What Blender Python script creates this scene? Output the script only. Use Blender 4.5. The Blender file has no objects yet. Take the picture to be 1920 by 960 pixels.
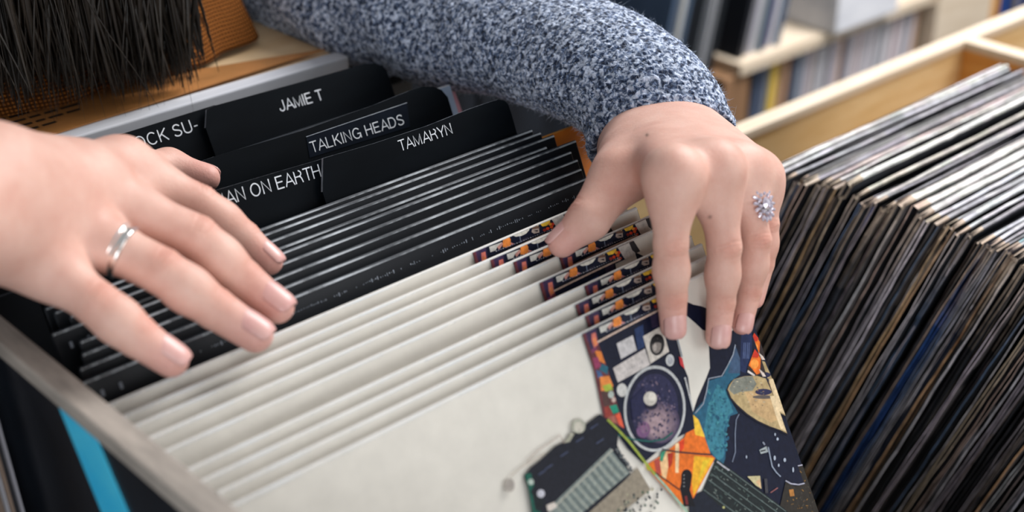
import bpy, bmesh, math, random
import numpy as np
from mathutils import Vector, Matrix

SC = bpy.context.scene
COL = SC.collection
rnd = random.Random(7)
RNG = np.random.default_rng(11)

# ------------------------------------------------------------------ camera
YAW, PITCH, FPX = math.radians(42.6), math.radians(28.0), 2790.0
CF = np.array([math.sin(YAW) * math.cos(PITCH), math.cos(YAW) * math.cos(PITCH), -math.sin(PITCH)])
CR = np.array([math.cos(YAW), -math.sin(YAW), 0.0])
CU = np.cross(CR, CF)
CC = np.array([-0.54278, -0.42310, 1.31344])
cam = bpy.data.cameras.new('camera')
cam.sensor_width = 36.0
cam.lens = FPX / 1920 * 36.0
cam.clip_start = 0.02
cam.dof.use_dof = True
cam.dof.focus_distance = 0.82
cam.dof.aperture_fstop = 5.2
cam_o = bpy.data.objects.new('camera', cam)
COL.objects.link(cam_o)
cam_o.matrix_world = Matrix(((CR[0], CU[0], -CF[0], CC[0]), (CR[1], CU[1], -CF[1], CC[1]), (CR[2], CU[2], -CF[2], CC[2]), (0, 0, 0, 1)))
SC.camera = cam_o

# ------------------------------------------------------------------ light and exposure
SC.view_settings.view_transform = 'Standard'
SC.view_settings.look = 'None'
SC.view_settings.gamma = 1.0
SC.view_settings.use_curve_mapping = False
SC.view_settings.exposure = 0.0
W = bpy.data.worlds.new('world')
SC.world = W
W.use_nodes = True
W.node_tree.nodes['Background'].inputs[0].default_value = (0.93, 0.97, 1.0, 1)
W.node_tree.nodes['Background'].inputs[1].default_value = 0.42


def area(name, loc, target, size, power, color, sy=None):
    l = bpy.data.lights.new(name, 'AREA')
    l.energy = power
    l.color = color
    l.size = size
    if sy:
        l.shape = 'RECTANGLE'
        l.size_y = sy
    o = bpy.data.objects.new(name, l)
    COL.objects.link(o)
    o.location = loc
    o.rotation_euler = (Vector(target) - Vector(loc)).to_track_quat('-Z', 'Y').to_euler()
    return o


area('ceiling_light_panel', (1.45, 0.0, 2.35), (0.05, 0.05, 0.95), 1.1, 36, (1.0, 0.975, 0.96))
area('front_fill_light', (0.85, -1.9, 1.4), (-0.1, 0.0, 0.95), 1.2, 12, (1.0, 0.98, 0.97))  # unseen fill added to brighten the cream covers, not a real panel
area('left_fill_light', (-1.25, -1.6, 1.15), (0.2, -0.05, 0.76), 1.0, 19, (0.92, 0.96, 1.0))  # added low fill for the left ends of the crate records, no window there
area('shelf_fill_light', (1.35, 0.30, 2.0), (1.30, 0.95, 0.5), 0.7, 31, (1.0, 0.98, 0.98))  # made-up lamp, lifts the shelf unit across the aisle


# ------------------------------------------------------------------ pixel rays of the 1920 x 960 frame
def ray(x, y):
    return CF + CR * ((x - 960) / FPX) - CU * ((y - 480) / FPX)


def at(x, y, d):
    return CC + ray(x, y) * d


def onz(x, y, z):
    r = ray(x, y)
    return CC + r * ((z - CC[2]) / r[2])


def ony(x, y, Y):
    r = ray(x, y)
    return CC + r * ((Y - CC[1]) / r[1])


def onx(x, y, X):
    r = ray(x, y)
    return CC + r * ((X - CC[0]) / r[0])


def onp(x, y, Q, n):
    r = ray(x, y)
    return CC + r * (np.dot(np.asarray(Q) - CC, n) / np.dot(r, n))


def depth_of(P):
    return float(np.dot(np.asarray(P) - CC, CF))


def srgb(r, g, b, k=1.0):
    def f(c):
        c = c / 255.0
        return c / 12.92 if c <= 0.04045 else ((c + 0.055) / 1.055) ** 2.4
    return (f(r) * k, f(g) * k, f(b) * k)


ORD1 = ['', 'first', 'second', 'third', 'fourth', 'fifth', 'sixth', 'seventh', 'eighth', 'ninth', 'tenth', 'eleventh', 'twelfth', 'thirteenth',
        'fourteenth', 'fifteenth', 'sixteenth', 'seventeenth', 'eighteenth', 'nineteenth']
TENS = {20: 'twent', 30: 'thirt', 40: 'fort', 50: 'fift', 60: 'sixt', 70: 'sevent', 80: 'eight', 90: 'ninet'}


def ordinal(n):
    if n >= 100:
        return 'hundredth' if n == 100 else 'hundred and ' + ordinal(n - 100)
    if n < 20:
        return ORD1[n]
    t, u = n // 10 * 10, n % 10
    return TENS[t] + ('ieth' if u == 0 else 'y-' + ORD1[u])


# ------------------------------------------------------------------ materials
def base_mat(name):
    m = bpy.data.materials.new(name)
    m.use_nodes = True
    nt = m.node_tree
    return m, nt, nt.nodes['Principled BSDF']


def setp(b, **kw):
    for k, v in kw.items():
        b.inputs[k.replace('_', ' ')].default_value = v


def coords(nt, scale=(1, 1, 1)):
    tc = nt.nodes.new('ShaderNodeTexCoord')
    mp = nt.nodes.new('ShaderNodeMapping')
    mp.inputs['Scale'].default_value = scale
    nt.links.new(tc.outputs['Object'], mp.inputs['Vector'])
    return mp.outputs['Vector']


def noise(nt, vec, scale, detail=4.0, rough=0.6, dist=0.0):
    n = nt.nodes.new('ShaderNodeTexNoise')
    n.inputs['Scale'].default_value = scale
    n.inputs['Detail'].default_value = detail
    n.inputs['Roughness'].default_value = rough
    n.inputs['Distortion'].default_value = dist
    nt.links.new(vec, n.inputs['Vector'])
    return n.outputs['Fac']


def ramp(nt, fac, stops):
    r = nt.nodes.new('ShaderNodeValToRGB')
    e = r.color_ramp.elements
    while len(e) < len(stops):
        e.new(0.5)
    for i, (p, c) in enumerate(stops):
        e[i].position = p
        e[i].color = (c[0], c[1], c[2], 1)
    nt.links.new(fac, r.inputs['Fac'])
    return r.outputs['Color']


def bump(nt, fac, bsdf, strength, distance):
    b = nt.nodes.new('ShaderNodeBump')
    b.inputs['Strength'].default_value = strength
    b.inputs['Distance'].default_value = distance
    nt.links.new(fac, b.inputs['Height'])
    nt.links.new(b.outputs['Normal'], bsdf.inputs['Normal'])


def mottled(name, c0, c1, scale=30.0, rough=0.5, stretch=(1, 1, 1), bump_s=0.0, spec=0.5, detail=4.0, lo=0.35, hi=0.65, **kw):
    m, nt, b = base_mat(name)
    v = coords(nt, stretch)
    f = noise(nt, v, scale, detail)
    nt.links.new(ramp(nt, f, [(lo, c0), (hi, c1)]), b.inputs['Base Color'])
    setp(b, Roughness=rough, Specular_IOR_Level=spec, **kw)
    if bump_s:
        bump(nt, f, b, bump_s, 0.002)
    return m


def attr_mat(name, rough=0.5, spec=0.4, var=0.25, scale=160.0, stretch=(1, 1, 1), bump_s=0.0, attr='Col', **kw):
    m, nt, b = base_mat(name)
    a = nt.nodes.new('ShaderNodeAttribute')
    a.attribute_name = attr
    f = noise(nt, coords(nt, stretch), scale, 3.0)
    g = ramp(nt, f, [(0.3, (1 - var,) * 3), (0.7, (1 + var * 0.4,) * 3)])
    mx = nt.nodes.new('ShaderNodeMix')
    mx.data_type = 'RGBA'
    mx.blend_type = 'MULTIPLY'
    mx.inputs['Factor'].default_value = 1.0
    nt.links.new(a.outputs['Color'], mx.inputs[6])
    nt.links.new(g, mx.inputs[7])
    nt.links.new(mx.outputs[2], b.inputs['Base Color'])
    setp(b, Roughness=rough, Specular_IOR_Level=spec, **kw)
    if bump_s:
        bump(nt, f, b, bump_s, 0.001)
    return m


M = {}
M['pale_wood'] = mottled('pale_wood', srgb(216, 180, 124), srgb(230, 200, 150), 9, 0.45, (1.2, 9, 9), 0.05)
M['rim_wood'] = mottled('rim_wood', srgb(206, 189, 166), srgb(220, 205, 184), 10, 0.5, (1.2, 9, 9), 0.05)
M['orange_wood'] = mottled('orange_wood', srgb(206, 142, 66), srgb(222, 165, 92), 8, 0.5, (9, 1.2, 9), 0.05)
M['tan_top'] = mottled('tan_top', srgb(218, 184, 140), srgb(230, 202, 162), 6, 0.5, (1.0, 7, 7), 0.03)
M['white_edge'] = mottled('white_edge', srgb(205, 208, 216), srgb(222, 224, 230), 12, 0.4, (1, 5, 5))
M['grey_rim'] = mottled('grey_rim', srgb(150, 142, 134), srgb(182, 172, 162), 26, 0.6, (5, 1, 5), 0.1)
M['black_board'] = mottled('black_board', (0.006, 0.007, 0.010), (0.014, 0.018, 0.026), 10, 0.32, (4, 1, 1), 0.03)
M['dark_wood'] = mottled('dark_wood', (0.010, 0.010, 0.010), (0.022, 0.020, 0.018), 12, 0.6, (1, 6, 6), 0.05)
M['blue_tape'] = mottled('blue_tape', srgb(44, 196, 248), srgb(80, 214, 252), 30, 0.35, (1, 1, 1))
M['floor'] = mottled('floor_concrete', (0.05, 0.048, 0.045), (0.09, 0.085, 0.08), 3, 0.6, (1, 1, 1), 0.05)
M['wall'] = mottled('wall_paint', (0.30, 0.29, 0.27), (0.34, 0.33, 0.31), 4, 0.8)
M['card_black'] = mottled('card_black', (0.0022, 0.0034, 0.0050), (0.0034, 0.0052, 0.0074), 14, 0.45, (1, 3, 3), 0.02, 0.05)
M['letter_white'] = mottled('letter_white', (0.62, 0.66, 0.72), (0.75, 0.78, 0.82), 90, 0.5)
M['card_edge'] = mottled('card_edge', (0.05, 0.06, 0.08), (0.30, 0.32, 0.36), 120, 0.4, (1, 1, 1))
M['label_blue'] = mottled('label_blue', (0.0038, 0.0060, 0.0105), (0.006, 0.0095, 0.017), 40, 0.5, spec=0.04)
M['print'] = attr_mat('printed_card', 0.45, 0.15, 0.30, 420.0)
M['sleeve'] = attr_mat('sleeve_card', 0.5, 0.3, 0.07, 70.0, (1, 1, 1), 0.15)
M['old_sleeve'] = attr_mat('old_sleeve_card', 0.6, 0.3, 0.45, 55.0, (1, 1, 1), 0.25)
M['spine'] = attr_mat('shelf_record_card', 0.5, 0.3, 0.15, 40.0, (1, 1, 0.3))


def plastic_mat(name, lo_, hi_):
    m, nt, b = base_mat(name)
    setp(b, Base_Color=(0.80, 0.86, 0.92, 1), Roughness=0.25, Specular_IOR_Level=0.8)
    t = nt.nodes.new('ShaderNodeBsdfTransparent')
    mx = nt.nodes.new('ShaderNodeMixShader')
    f = noise(nt, coords(nt, (1, 1, 1)), 60, 3)
    r = ramp(nt, f, [(0.35, (lo_,) * 3), (0.65, (hi_,) * 3)])
    nt.links.new(r, mx.inputs['Fac'])
    nt.links.new(t.outputs[0], mx.inputs[1])
    nt.links.new(b.outputs[0], mx.inputs[2])
    nt.links.new(mx.outputs[0], nt.nodes['Material Output'].inputs['Surface'])
    return m


M['plastic'] = plastic_mat('clear_plastic_film', 0.12, 0.5)
M['plastic_thin'] = plastic_mat('thin_plastic_film', 0.10, 0.6)


def skin_mat():
    m, nt, b = base_mat('skin')
    a = nt.nodes.new('ShaderNodeAttribute')
    a.attribute_name = 'Col'
    v = coords(nt)
    f = noise(nt, v, 55, 5, 0.65)
    g = ramp(nt, f, [(0.3, (0.92, 0.80, 0.77)), (0.7, (1.06, 1.06, 1.05))])
    mx = nt.nodes.new('ShaderNodeMix')
    mx.data_type = 'RGBA'
    mx.blend_type = 'MULTIPLY'
    mx.inputs['Factor'].default_value = 1.0
    nt.links.new(a.outputs['Color'], mx.inputs[6])
    nt.links.new(g, mx.inputs[7])
    nt.links.new(mx.outputs[2], b.inputs['Base Color'])
    setp(b, Roughness=0.52, Specular_IOR_Level=0.28, Subsurface_Weight=0.12, Subsurface_Scale=0.004)
    b.inputs['Subsurface Radius'].default_value = (1.0, 0.35, 0.2)
    f2 = noise(nt, v, 700, 3, 0.6)
    bump(nt, f2, b, 0.30, 0.0006)
    return m


M['skin'] = skin_mat()
M['nail'] = mottled('fingernail', srgb(208, 156, 150), srgb(216, 170, 162), 120, 0.34, (1, 1, 1), 0.0, 0.5)
M['silver'] = mottled('silver', (0.72, 0.70, 0.67), (0.86, 0.84, 0.82), 60, 0.22, (1, 1, 1), 0, 0.5, Metallic=1.0)
M['gem'] = mottled('pale_stone', (0.42, 0.37, 0.47), (0.78, 0.74, 0.82), 900, 0.05, (1, 1, 1), 0, 1.0, Metallic=0.35)
M['hair'] = mottled('hair', (0.006, 0.005, 0.004), (0.030, 0.022, 0.015), 60, 0.35, (1, 1, 0.05), 0, 0.4)
M['trousers'] = mottled('dark_denim', (0.01, 0.012, 0.02), (0.02, 0.025, 0.035), 200, 0.8)
M['shoe'] = mottled('black_leather', (0.01, 0.01, 0.01), (0.02, 0.02, 0.02), 50, 0.4)
M['eye'] = mottled('eye', (0.6, 0.58, 0.55), (0.7, 0.68, 0.66), 50, 0.2)


def knit_mat():
    m, nt, b = base_mat('marled_grey_knit')
    a = nt.nodes.new('ShaderNodeAttribute')
    a.attribute_name = 'Col'
    v = coords(nt)
    f = noise(nt, v, 330, 2, 0.5, 0.6)
    c = ramp(nt, f, [(0.36, srgb(34, 46, 70)), (0.47, srgb(100, 118, 150)), (0.60, srgb(208, 219, 240))])
    mx = nt.nodes.new('ShaderNodeMix')
    mx.data_type = 'RGBA'
    mx.blend_type = 'MULTIPLY'
    mx.inputs['Factor'].default_value = 1.0
    nt.links.new(a.outputs['Color'], mx.inputs[6])
    nt.links.new(c, mx.inputs[7])
    nt.links.new(mx.outputs[2], b.inputs['Base Color'])
    setp(b, Roughness=0.9, Specular_IOR_Level=0.1)
    b.inputs['Sheen Weight'].default_value = 0.3
    bump(nt, f, b, 0.5, 0.002)
    return m


M['knit'] = knit_mat()


def orange_knit():
    m, nt, b = base_mat('orange_rib_knit')
    v = coords(nt)
    w = nt.nodes.new('ShaderNodeTexWave')
    w.bands_direction = 'Z'
    w.inputs['Scale'].default_value = 150
    w.inputs['Distortion'].default_value = 1.5
    nt.links.new(v, w.inputs['Vector'])
    w2 = nt.nodes.new('ShaderNodeTexWave')
    w2.bands_direction = 'X'
    w2.inputs['Scale'].default_value = 120
    w2.inputs['Distortion'].default_value = 1.0
    nt.links.new(v, w2.inputs['Vector'])
    ml = nt.nodes.new('ShaderNodeMath')
    ml.operation = 'MULTIPLY'
    nt.links.new(w.outputs['Fac'], ml.inputs[0])
    nt.links.new(w2.outputs['Fac'], ml.inputs[1])
    nt.links.new(ramp(nt, ml.outputs[0], [(0.05, srgb(74, 40, 14)), (0.6, srgb(196, 122, 56))]), b.inputs['Base Color'])
    setp(b, Roughness=0.9, Specular_IOR_Level=0.1)
    bump(nt, ml.outputs[0], b, 0.8, 0.003)
    return m


M['orange_knit'] = orange_knit()
M['kraft_print'] = mottled('kraft_print', srgb(150, 104, 56), srgb(190, 128, 72), 12, 0.5)
M['ink'] = mottled('printing_ink', (0.008, 0.008, 0.008), (0.014, 0.014, 0.014), 80, 0.6)


# ------------------------------------------------------------------ mesh building
class MB:
    """Collects polygons with an optional colour each, builds ONE mesh object."""

    def __init__(s):
        s.v, s.f, s.c, s.mi = [], [], [], []

    def poly(s, pts, col=None, mi=0):
        i = len(s.v)
        s.v += [tuple(map(float, p)) for p in pts]
        s.f.append(tuple(range(i, i + len(pts))))
        s.c.append(col)
        s.mi.append(mi)

    def grid(s, P, col=None, close_u=False, close_v=False, mi=0):
        P = np.asarray(P, float)
        nu, nv = P.shape[:2]
        i0 = len(s.v)
        s.v += [tuple(p) for p in P.reshape(-1, 3)]
        for a in range(nu if close_u else nu - 1):
            for b in range(nv if close_v else nv - 1):
                a2, b2 = (a + 1) % nu, (b + 1) % nv
                s.f.append((i0 + a * nv + b, i0 + a2 * nv + b, i0 + a2 * nv + b2, i0 + a * nv + b2))
                s.c.append(col(a, b) if callable(col) else col)
                s.mi.append(mi)

    def box(s, lo, hi, col=None, mi=0, skip=()):
        (x0, y0, z0), (x1, y1, z1) = lo, hi
        F = dict(b=[(x0, y0, z0), (x0, y1, z0), (x1, y1, z0), (x1, y0, z0)], t=[(x0, y0, z1), (x1, y0, z1), (x1, y1, z1), (x0, y1, z1)],
                 f=[(x0, y0, z0), (x1, y0, z0), (x1, y0, z1), (x0, y0, z1)], k=[(x0, y1, z0), (x0, y1, z1), (x1, y1, z1), (x1, y1, z0)],
                 l=[(x0, y0, z0), (x0, y0, z1), (x0, y1, z1), (x0, y1, z0)], r=[(x1, y0, z0), (x1, y1, z0), (x1, y1, z1), (x1, y0, z1)])
        for k, q in F.items():
            if k not in skip:
                s.poly(q, col[k] if isinstance(col, dict) else col, mi)

    def tube(s, path, rad, n=8, col=None, cap=True, mi=0, flat=1.0):
        path = [np.asarray(p, float) for p in path]
        rad = rad if hasattr(rad, '__len__') else [rad] * len(path)
        rings = []
        up = None
        for i, p in enumerate(path):
            t = path[min(i + 1, len(path) - 1)] - path[max(i - 1, 0)]
            t = t / (np.linalg.norm(t) + 1e-12)
            if up is None:
                up = np.array([0, 0, 1.0]) if abs(t[2]) < 0.9 else np.array([1.0, 0, 0])
            a = np.cross(t, up)
            a /= np.linalg.norm(a) + 1e-12
            up = np.cross(a, t)
            rings.append([p + rad[i] * (math.cos(2 * math.pi * k / n) * a + flat * math.sin(2 * math.pi * k / n) * up) for k in range(n)])
        s.grid(rings, col, close_v=True, mi=mi)
        if cap:
            s.poly(rings[0][::-1], col, mi)
            s.poly(rings[-1], col, mi)

    def mesh(s, name, mats, smooth=False, bevel=0.0, origin=None, merge=False):
        me = bpy.data.meshes.new(name)
        v = np.array(s.v)
        if origin is not None:
            v = v - np.asarray(origin)
        me.from_pydata(v.tolist(), [], s.f)
        for m in (mats if isinstance(mats, (list, tuple)) else [mats]):
            me.materials.append(m)
        if any(c is not None for c in s.c):
            ca = me.color_attributes.new('Col', 'FLOAT_COLOR', 'CORNER')
            arr = []
            for f, c in zip(s.f, s.c):
                c = c if c is not None else (0.5, 0.5, 0.5)
                if isinstance(c[0], (tuple, list)):
                    for q in c:
                        arr += [q[0], q[1], q[2], 1.0]
                else:
                    arr += [c[0], c[1], c[2], 1.0] * len(f)
            ca.data.foreach_set('color', arr)
        me.polygons.foreach_set('material_index', s.mi)
        if merge or bevel:
            bm = bmesh.new()
            bm.from_mesh(me)
            bmesh.ops.remove_doubles(bm, verts=bm.verts, dist=1e-6)
            bmesh.ops.recalc_face_normals(bm, faces=bm.faces)
            if bevel:
                bmesh.ops.bevel(bm, geom=list(bm.edges), offset=bevel, segments=2, affect='EDGES', profile=0.5)
            bm.to_mesh(me)
            bm.free()
        if smooth:
            me.polygons.foreach_set('use_smooth', [True] * len(me.polygons))
        me.update()
        return me


def link(name, data, parent=None, loc=None, rot=None):
    o = bpy.data.objects.new(name, data)
    COL.objects.link(o)
    if parent is not None:
        o.parent = parent
    if loc is not None:
        o.location = [float(q) for q in loc]
    if rot is not None:
        o.rotation_euler = rot
    return o


def tag(o, label, cat, group=None, kind=None):
    if label:
        o['label'] = label
    if cat:
        o['category'] = cat
    if group:
        o['group'] = group
    if kind:
        o['kind'] = kind
    return o


def empty(name, loc, label, cat, group=None, rot=None):
    o = bpy.data.objects.new(name, None)
    COL.objects.link(o)
    o.empty_display_size = 0.05
    o.location = [float(q) for q in loc]
    if rot is not None:
        o.rotation_euler = rot
    return tag(o, label, cat, group)


def local(o_loc, rx, P):
    """World point(s) to the frame of an object at o_loc turned by rx about X."""
    P = np.asarray(P, float) - np.asarray(o_loc)
    c, s_ = math.cos(-rx), math.sin(-rx)
    y = P[..., 1] * c - P[..., 2] * s_
    z = P[..., 1] * s_ + P[..., 2] * c
    return np.stack([P[..., 0], y, z], -1)


def _arc(cx, cy, rx, ry, a0, a1, n=12):
    return [(cx + rx * math.cos(math.radians(a0 + (a1 - a0) * k / n)), cy + ry * math.sin(math.radians(a0 + (a1 - a0) * k / n))) for k in range(n + 1)]


# strokes of plain sans capitals on a unit cap height: advance width, polylines
GLYPH = {
    'T': (0.58, [[(0.0, 0.955), (0.58, 0.955)], [(0.29, 0.955), (0.29, 0)]]),
    'A': (0.66, [[(0.0, 0), (0.33, 0.98), (0.66, 0)], [(0.12, 0.33), (0.54, 0.33)]]),
    'M': (0.70, [[(0.045, 0), (0.045, 0.96), (0.35, 0.06), (0.655, 0.96), (0.655, 0)]]),
    'R': (0.60, [[(0.045, 0), (0.045, 0.955), (0.33, 0.955)] + _arc(0.33, 0.735, 0.22, 0.22, 90, -90) + [(0.045, 0.515)], [(0.34, 0.515), (0.46, 0.46), (0.52, 0.30), (0.57, 0)]]),
    'Y': (0.62, [[(0.0, 1.0), (0.31, 0.42), (0.62, 1.0)], [(0.31, 0.42), (0.31, 0)]]),
    'N': (0.62, [[(0.045, 0), (0.045, 0.97), (0.575, 0.03), (0.575, 1)]]),
    'O': (0.74, [_arc(0.37, 0.5, 0.325, 0.465, 90, 450, 26)]),
    'E': (0.55, [[(0.53, 0.955), (0.045, 0.955), (0.045, 0.045), (0.54, 0.045)], [(0.045, 0.52), (0.50, 0.52)]]),
    'H': (0.62, [[(0.045, 0), (0.045, 1)], [(0.575, 0), (0.575, 1)], [(0.045, 0.52), (0.575, 0.52)]]),
    'L': (0.48, [[(0.045, 1), (0.045, 0.045), (0.48, 0.045)]]),
    'K': (0.60, [[(0.045, 0), (0.045, 1)], [(0.56, 1), (0.045, 0.40)], [(0.22, 0.60), (0.60, 0)]]),
    'I': (0.09, [[(0.045, 0), (0.045, 1)]]),
    'G': (0.72, [_arc(0.37, 0.5, 0.325, 0.465, 40, 350, 22), [(0.42, 0.45), (0.685, 0.45), (0.685, 0.0)]]),
    'D': (0.64, [[(0.28, 0.955), (0.045, 0.955), (0.045, 0.045), (0.28, 0.045)] + _arc(0.28, 0.5, 0.315, 0.455, -90, 90, 16)]),
    'S': (0.58, [_arc(0.29, 0.735, 0.225, 0.225, 15, 200, 12) + [(0.12, 0.60), (0.42, 0.46)] + _arc(0.29, 0.265, 0.25, 0.225, 40, -165, 14)]),
    'J': (0.46, [[(0.41, 1), (0.41, 0.26)] + _arc(0.215, 0.26, 0.195, 0.22, 0, -180, 12) + [(0.02, 0.32)]]),
    'C': (0.68, [_arc(0.36, 0.5, 0.315, 0.465, 42, 318, 20)]),
    'U': (0.62, [[(0.045, 1), (0.045, 0.32)] + _arc(0.31, 0.31, 0.265, 0.27, 180, 360, 14) + [(0.575, 1)]]),
    '-': (0.30, [[(0.02, 0.38), (0.28, 0.38)]]),
}


def text_mesh(txt, width, height, weight=0.095):
    """Lettering as a flat mesh in the XZ plane facing -Y, left bottom at the origin, scaled to width x cap height."""
    x, runs = 0.0, []
    for ch in txt:
        if ch == ' ':
            x += 0.30
            continue
        adv, lines = GLYPH[ch]
        runs += [[(x + a, c) for a, c in ln] for ln in lines]
        x += adv + (0.13 if ch not in 'TAY' else 0.07)
    sx = width / (x - 0.10)
    b = MB()
    k = 0
    for ln in runs:
        p = [np.array([a * sx, c * height]) for a, c in ln]
        w = weight * height / 2
        Ls, Rs = [], []
        closed = np.linalg.norm(p[0] - p[-1]) < 1e-6
        for i in range(len(p)):
            d0 = p[i] - p[i - 1] if i else (p[-1] - p[-2] if closed else p[1] - p[0])
            d1 = p[i + 1] - p[i] if i < len(p) - 1 else (p[1] - p[0] if closed else p[-1] - p[-2])
            d0, d1 = d0 / np.linalg.norm(d0), d1 / np.linalg.norm(d1)
            n0, n1 = np.array([-d0[1], d0[0]]), np.array([-d1[1], d1[0]])
            m = n0 + n1
            m = m / max(np.dot(m, n0), 0.45)
            Ls.append(p[i] + m * w)
            Rs.append(p[i] - m * w)
        y = -0.000004 * (k % 3)
        k += 1
        for i in range(len(p) - 1):
            b.poly([(q[0], y, q[1]) for q in (Rs[i], Rs[i + 1], Ls[i + 1], Ls[i])])
    return b.mesh('lettering', [])


# ------------------------------------------------------------------ the setting
def struct(name, mb, mat, bevel=0.0):
    o = link(name, mb.mesh(name, mat, bevel=bevel))
    o['kind'] = 'structure'
    return o


b = MB()
b.box((-3.0, -3.0, -0.05), (4.5, 4.0, 0.0))
struct('floor', b, M['floor'])
b = MB()
b.box((-3.0, 4.0, -0.05), (4.5, 4.1, 2.9))
struct('wall_back', b, M['wall'])
b = MB()
b.box((4.5, -3.0, -0.05), (4.6, 4.1, 2.9))
struct('wall_right', b, M['wall'])


def part(name, mat, parent, lo, hi, bevel=0.0012):
    b = MB()
    b.box(lo, hi)
    return link(name, b.mesh(name, mat, bevel=bevel, origin=parent.location), parent)


# ------------------------------------------------------------------ the dark record bin (centre and left compartments)
TOPZ, FLOORZ = 0.95, 0.68
rb = empty('record_bin', (-0.30, 0.05, 0.0), 'dark record bin holding the cream and black sleeves, with a grey-topped black divider', 'record bin')
part('bottom_board', M['dark_wood'], rb, (-0.69, -0.262, 0.655), (0.055, 0.343, 0.679))
part('front_panel', M['dark_wood'], rb, (-0.70, -0.28, 0.0), (0.067, -0.262, 0.79))
part('back_panel', M['dark_wood'], rb, (-0.70, 0.343, 0.0), (0.067, 0.357, 0.935))
part('side_panel', M['dark_wood'], rb, (0.055, -0.262, 0.0), (0.067, 0.343, 0.684))
part('side_panel', M['dark_wood'], rb, (-0.70, -0.262, 0.0), (-0.69, 0.343, 0.80))
dv = part('divider', M['black_board'], rb, (-0.3285, -0.262, 0.679), (-0.3185, 0.343, 0.963))
r_ = part('divider_rim', M['grey_rim'], rb, (-0.3295, -0.262, 0.963), (-0.3175, 0.343, 0.9715))
r_['label'] = 'grey-beige top edge of the black divider'
b = MB()
tp = [onx(x, y, -0.3287) for x, y in ((100, 694), (165, 712), (262, 980), (200, 980))]
tp[0][2] = tp[1][2] = 0.963
ext = (tp[3] - tp[0]) / np.linalg.norm(tp[3] - tp[0]) * 0.12
q = [tp[0], tp[1], tp[2] + ext, tp[3] + ext]
b.poly(q)
b.poly([p + np.array([-0.0004, 0, 0]) for p in q][::-1])
for i in range(4):
    j = (i + 1) % 4
    b.poly([q[i], q[i] + np.array([-0.0004, 0, 0]), q[j] + np.array([-0.0004, 0, 0]), q[j]])
t_ = link('blue_strip', b.mesh('blue_strip', M['blue_tape'], origin=rb.location), rb)
t_['label'] = 'bright blue strip running down the black divider'

# ------------------------------------------------------------------ counter behind the bin
ct = empty('counter', (-0.25, 0.58, 0.0), 'tan-topped counter with a thick white front edge behind the bin', 'counter')
part('counter_top', M['tan_top'], ct, (-0.85, 0.3735, 0.935), (0.024, 0.82, 0.955))
e_ = part('edge_band', M['white_edge'], ct, (-0.85, 0.360, 0.933), (0.026, 0.3735, 0.957))
e_['label'] = 'thick white front edge of the counter'
part('front_panel', M['dark_wood'], ct, (-0.84, 0.40, 0.0), (0.00, 0.42, 0.935))
part('side_panel', M['dark_wood'], ct, (-0.02, 0.42, 0.0), (0.00, 0.70, 0.935))
part('side_panel', M['dark_wood'], ct, (-0.84, 0.42, 0.0), (-0.82, 0.70, 0.935))

# ------------------------------------------------------------------ the pale wooden crate on the right
CT = 0.88                       # height of the record tops in it
CRX = 0.205
wc = empty('wooden_crate', (0.45, 0.0, 0.0), 'pale wooden crate full of old records leaning forward', 'record crate')
part('bottom_board', M['pale_wood'], wc, (CRX - 0.03, -0.46, 0.555), (0.757, 0.318, 0.579))
part('back_board', M['pale_wood'], wc, (CRX - 0.045, 0.318, 0.555), (1.0, 0.332, 0.793))
o = part('back_rim', M['rim_wood'], wc, (CRX - 0.045, 0.316, 0.793), (1.0, 0.334, 0.802))
o['label'] = 'lighter top rim of the crate back board'
part('side_board', M['orange_wood'], wc, (0.757, -0.46, 0.555), (0.772, 0.318, 0.793))['label'] = 'orange-brown end board of the crate'
part('side_rim', M['rim_wood'], wc, (0.755, -0.46, 0.793), (0.774, 0.316, 0.802))
part('side_board', M['dark_wood'], wc, (CRX - 0.045, -0.46, 0.555), (CRX - 0.03, 0.318, 0.635))
part('front_board', M['pale_wood'], wc, (CRX - 0.045, -0.474, 0.555), (0.772, -0.46, 0.72))
part('base_cabinet', M['dark_wood'], wc, (CRX - 0.02, -0.44, 0.0), (0.74, 0.30, 0.555))

# ------------------------------------------------------------------ old records in the crate
LEAN_R = math.radians(20.0)


def pick(pal):
    t = rnd.random() * sum(w for w, _ in pal)
    for w, c in pal:
        t -= w
        if t <= 0:
            return c
    return pal[-1][1]


def jit(c, s=0.12):
    k = 1 + rnd.uniform(-s, s)
    return tuple(max(0.0, q * k * (1 + rnd.uniform(-0.04, 0.04))) for q in c)


EDGE = [(4, srgb(206, 182, 160)), (6, srgb(190, 182, 190)), (4, srgb(150, 142, 148)), (5, srgb(228, 224, 228)), (3, srgb(196, 168, 156)), (2, srgb(120, 108, 102)),
        (2, srgb(96, 116, 146)), (2, srgb(70, 72, 80))]
TOP = [(7, srgb(210, 210, 216)), (5, srgb(178, 176, 184)), (5, srgb(226, 224, 220)), (3, srgb(150, 146, 154)), (3, srgb(204, 196, 186)), (2, srgb(150, 186, 198)), (2, srgb(196, 178, 176)),
       (1.2, srgb(60, 60, 66))]
FACE = [(5, (0.007, 0.008, 0.011)), (4, (0.035, 0.038, 0.046)), (3, (0.08, 0.08, 0.09)), (1, (0.02, 0.04, 0.10)), (2, (0.17, 0.15, 0.15))]
NAMES = {'white-topped': TOP[0][1], 'grey-topped': TOP[1][1], 'bright white-topped': TOP[2][1], 'dull grey-topped': TOP[3][1], 'cream-topped': TOP[4][1], 'pale blue-topped': TOP[5][1],
         'pinkish-topped': TOP[6][1], 'dark-topped': TOP[7][1]}


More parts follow.
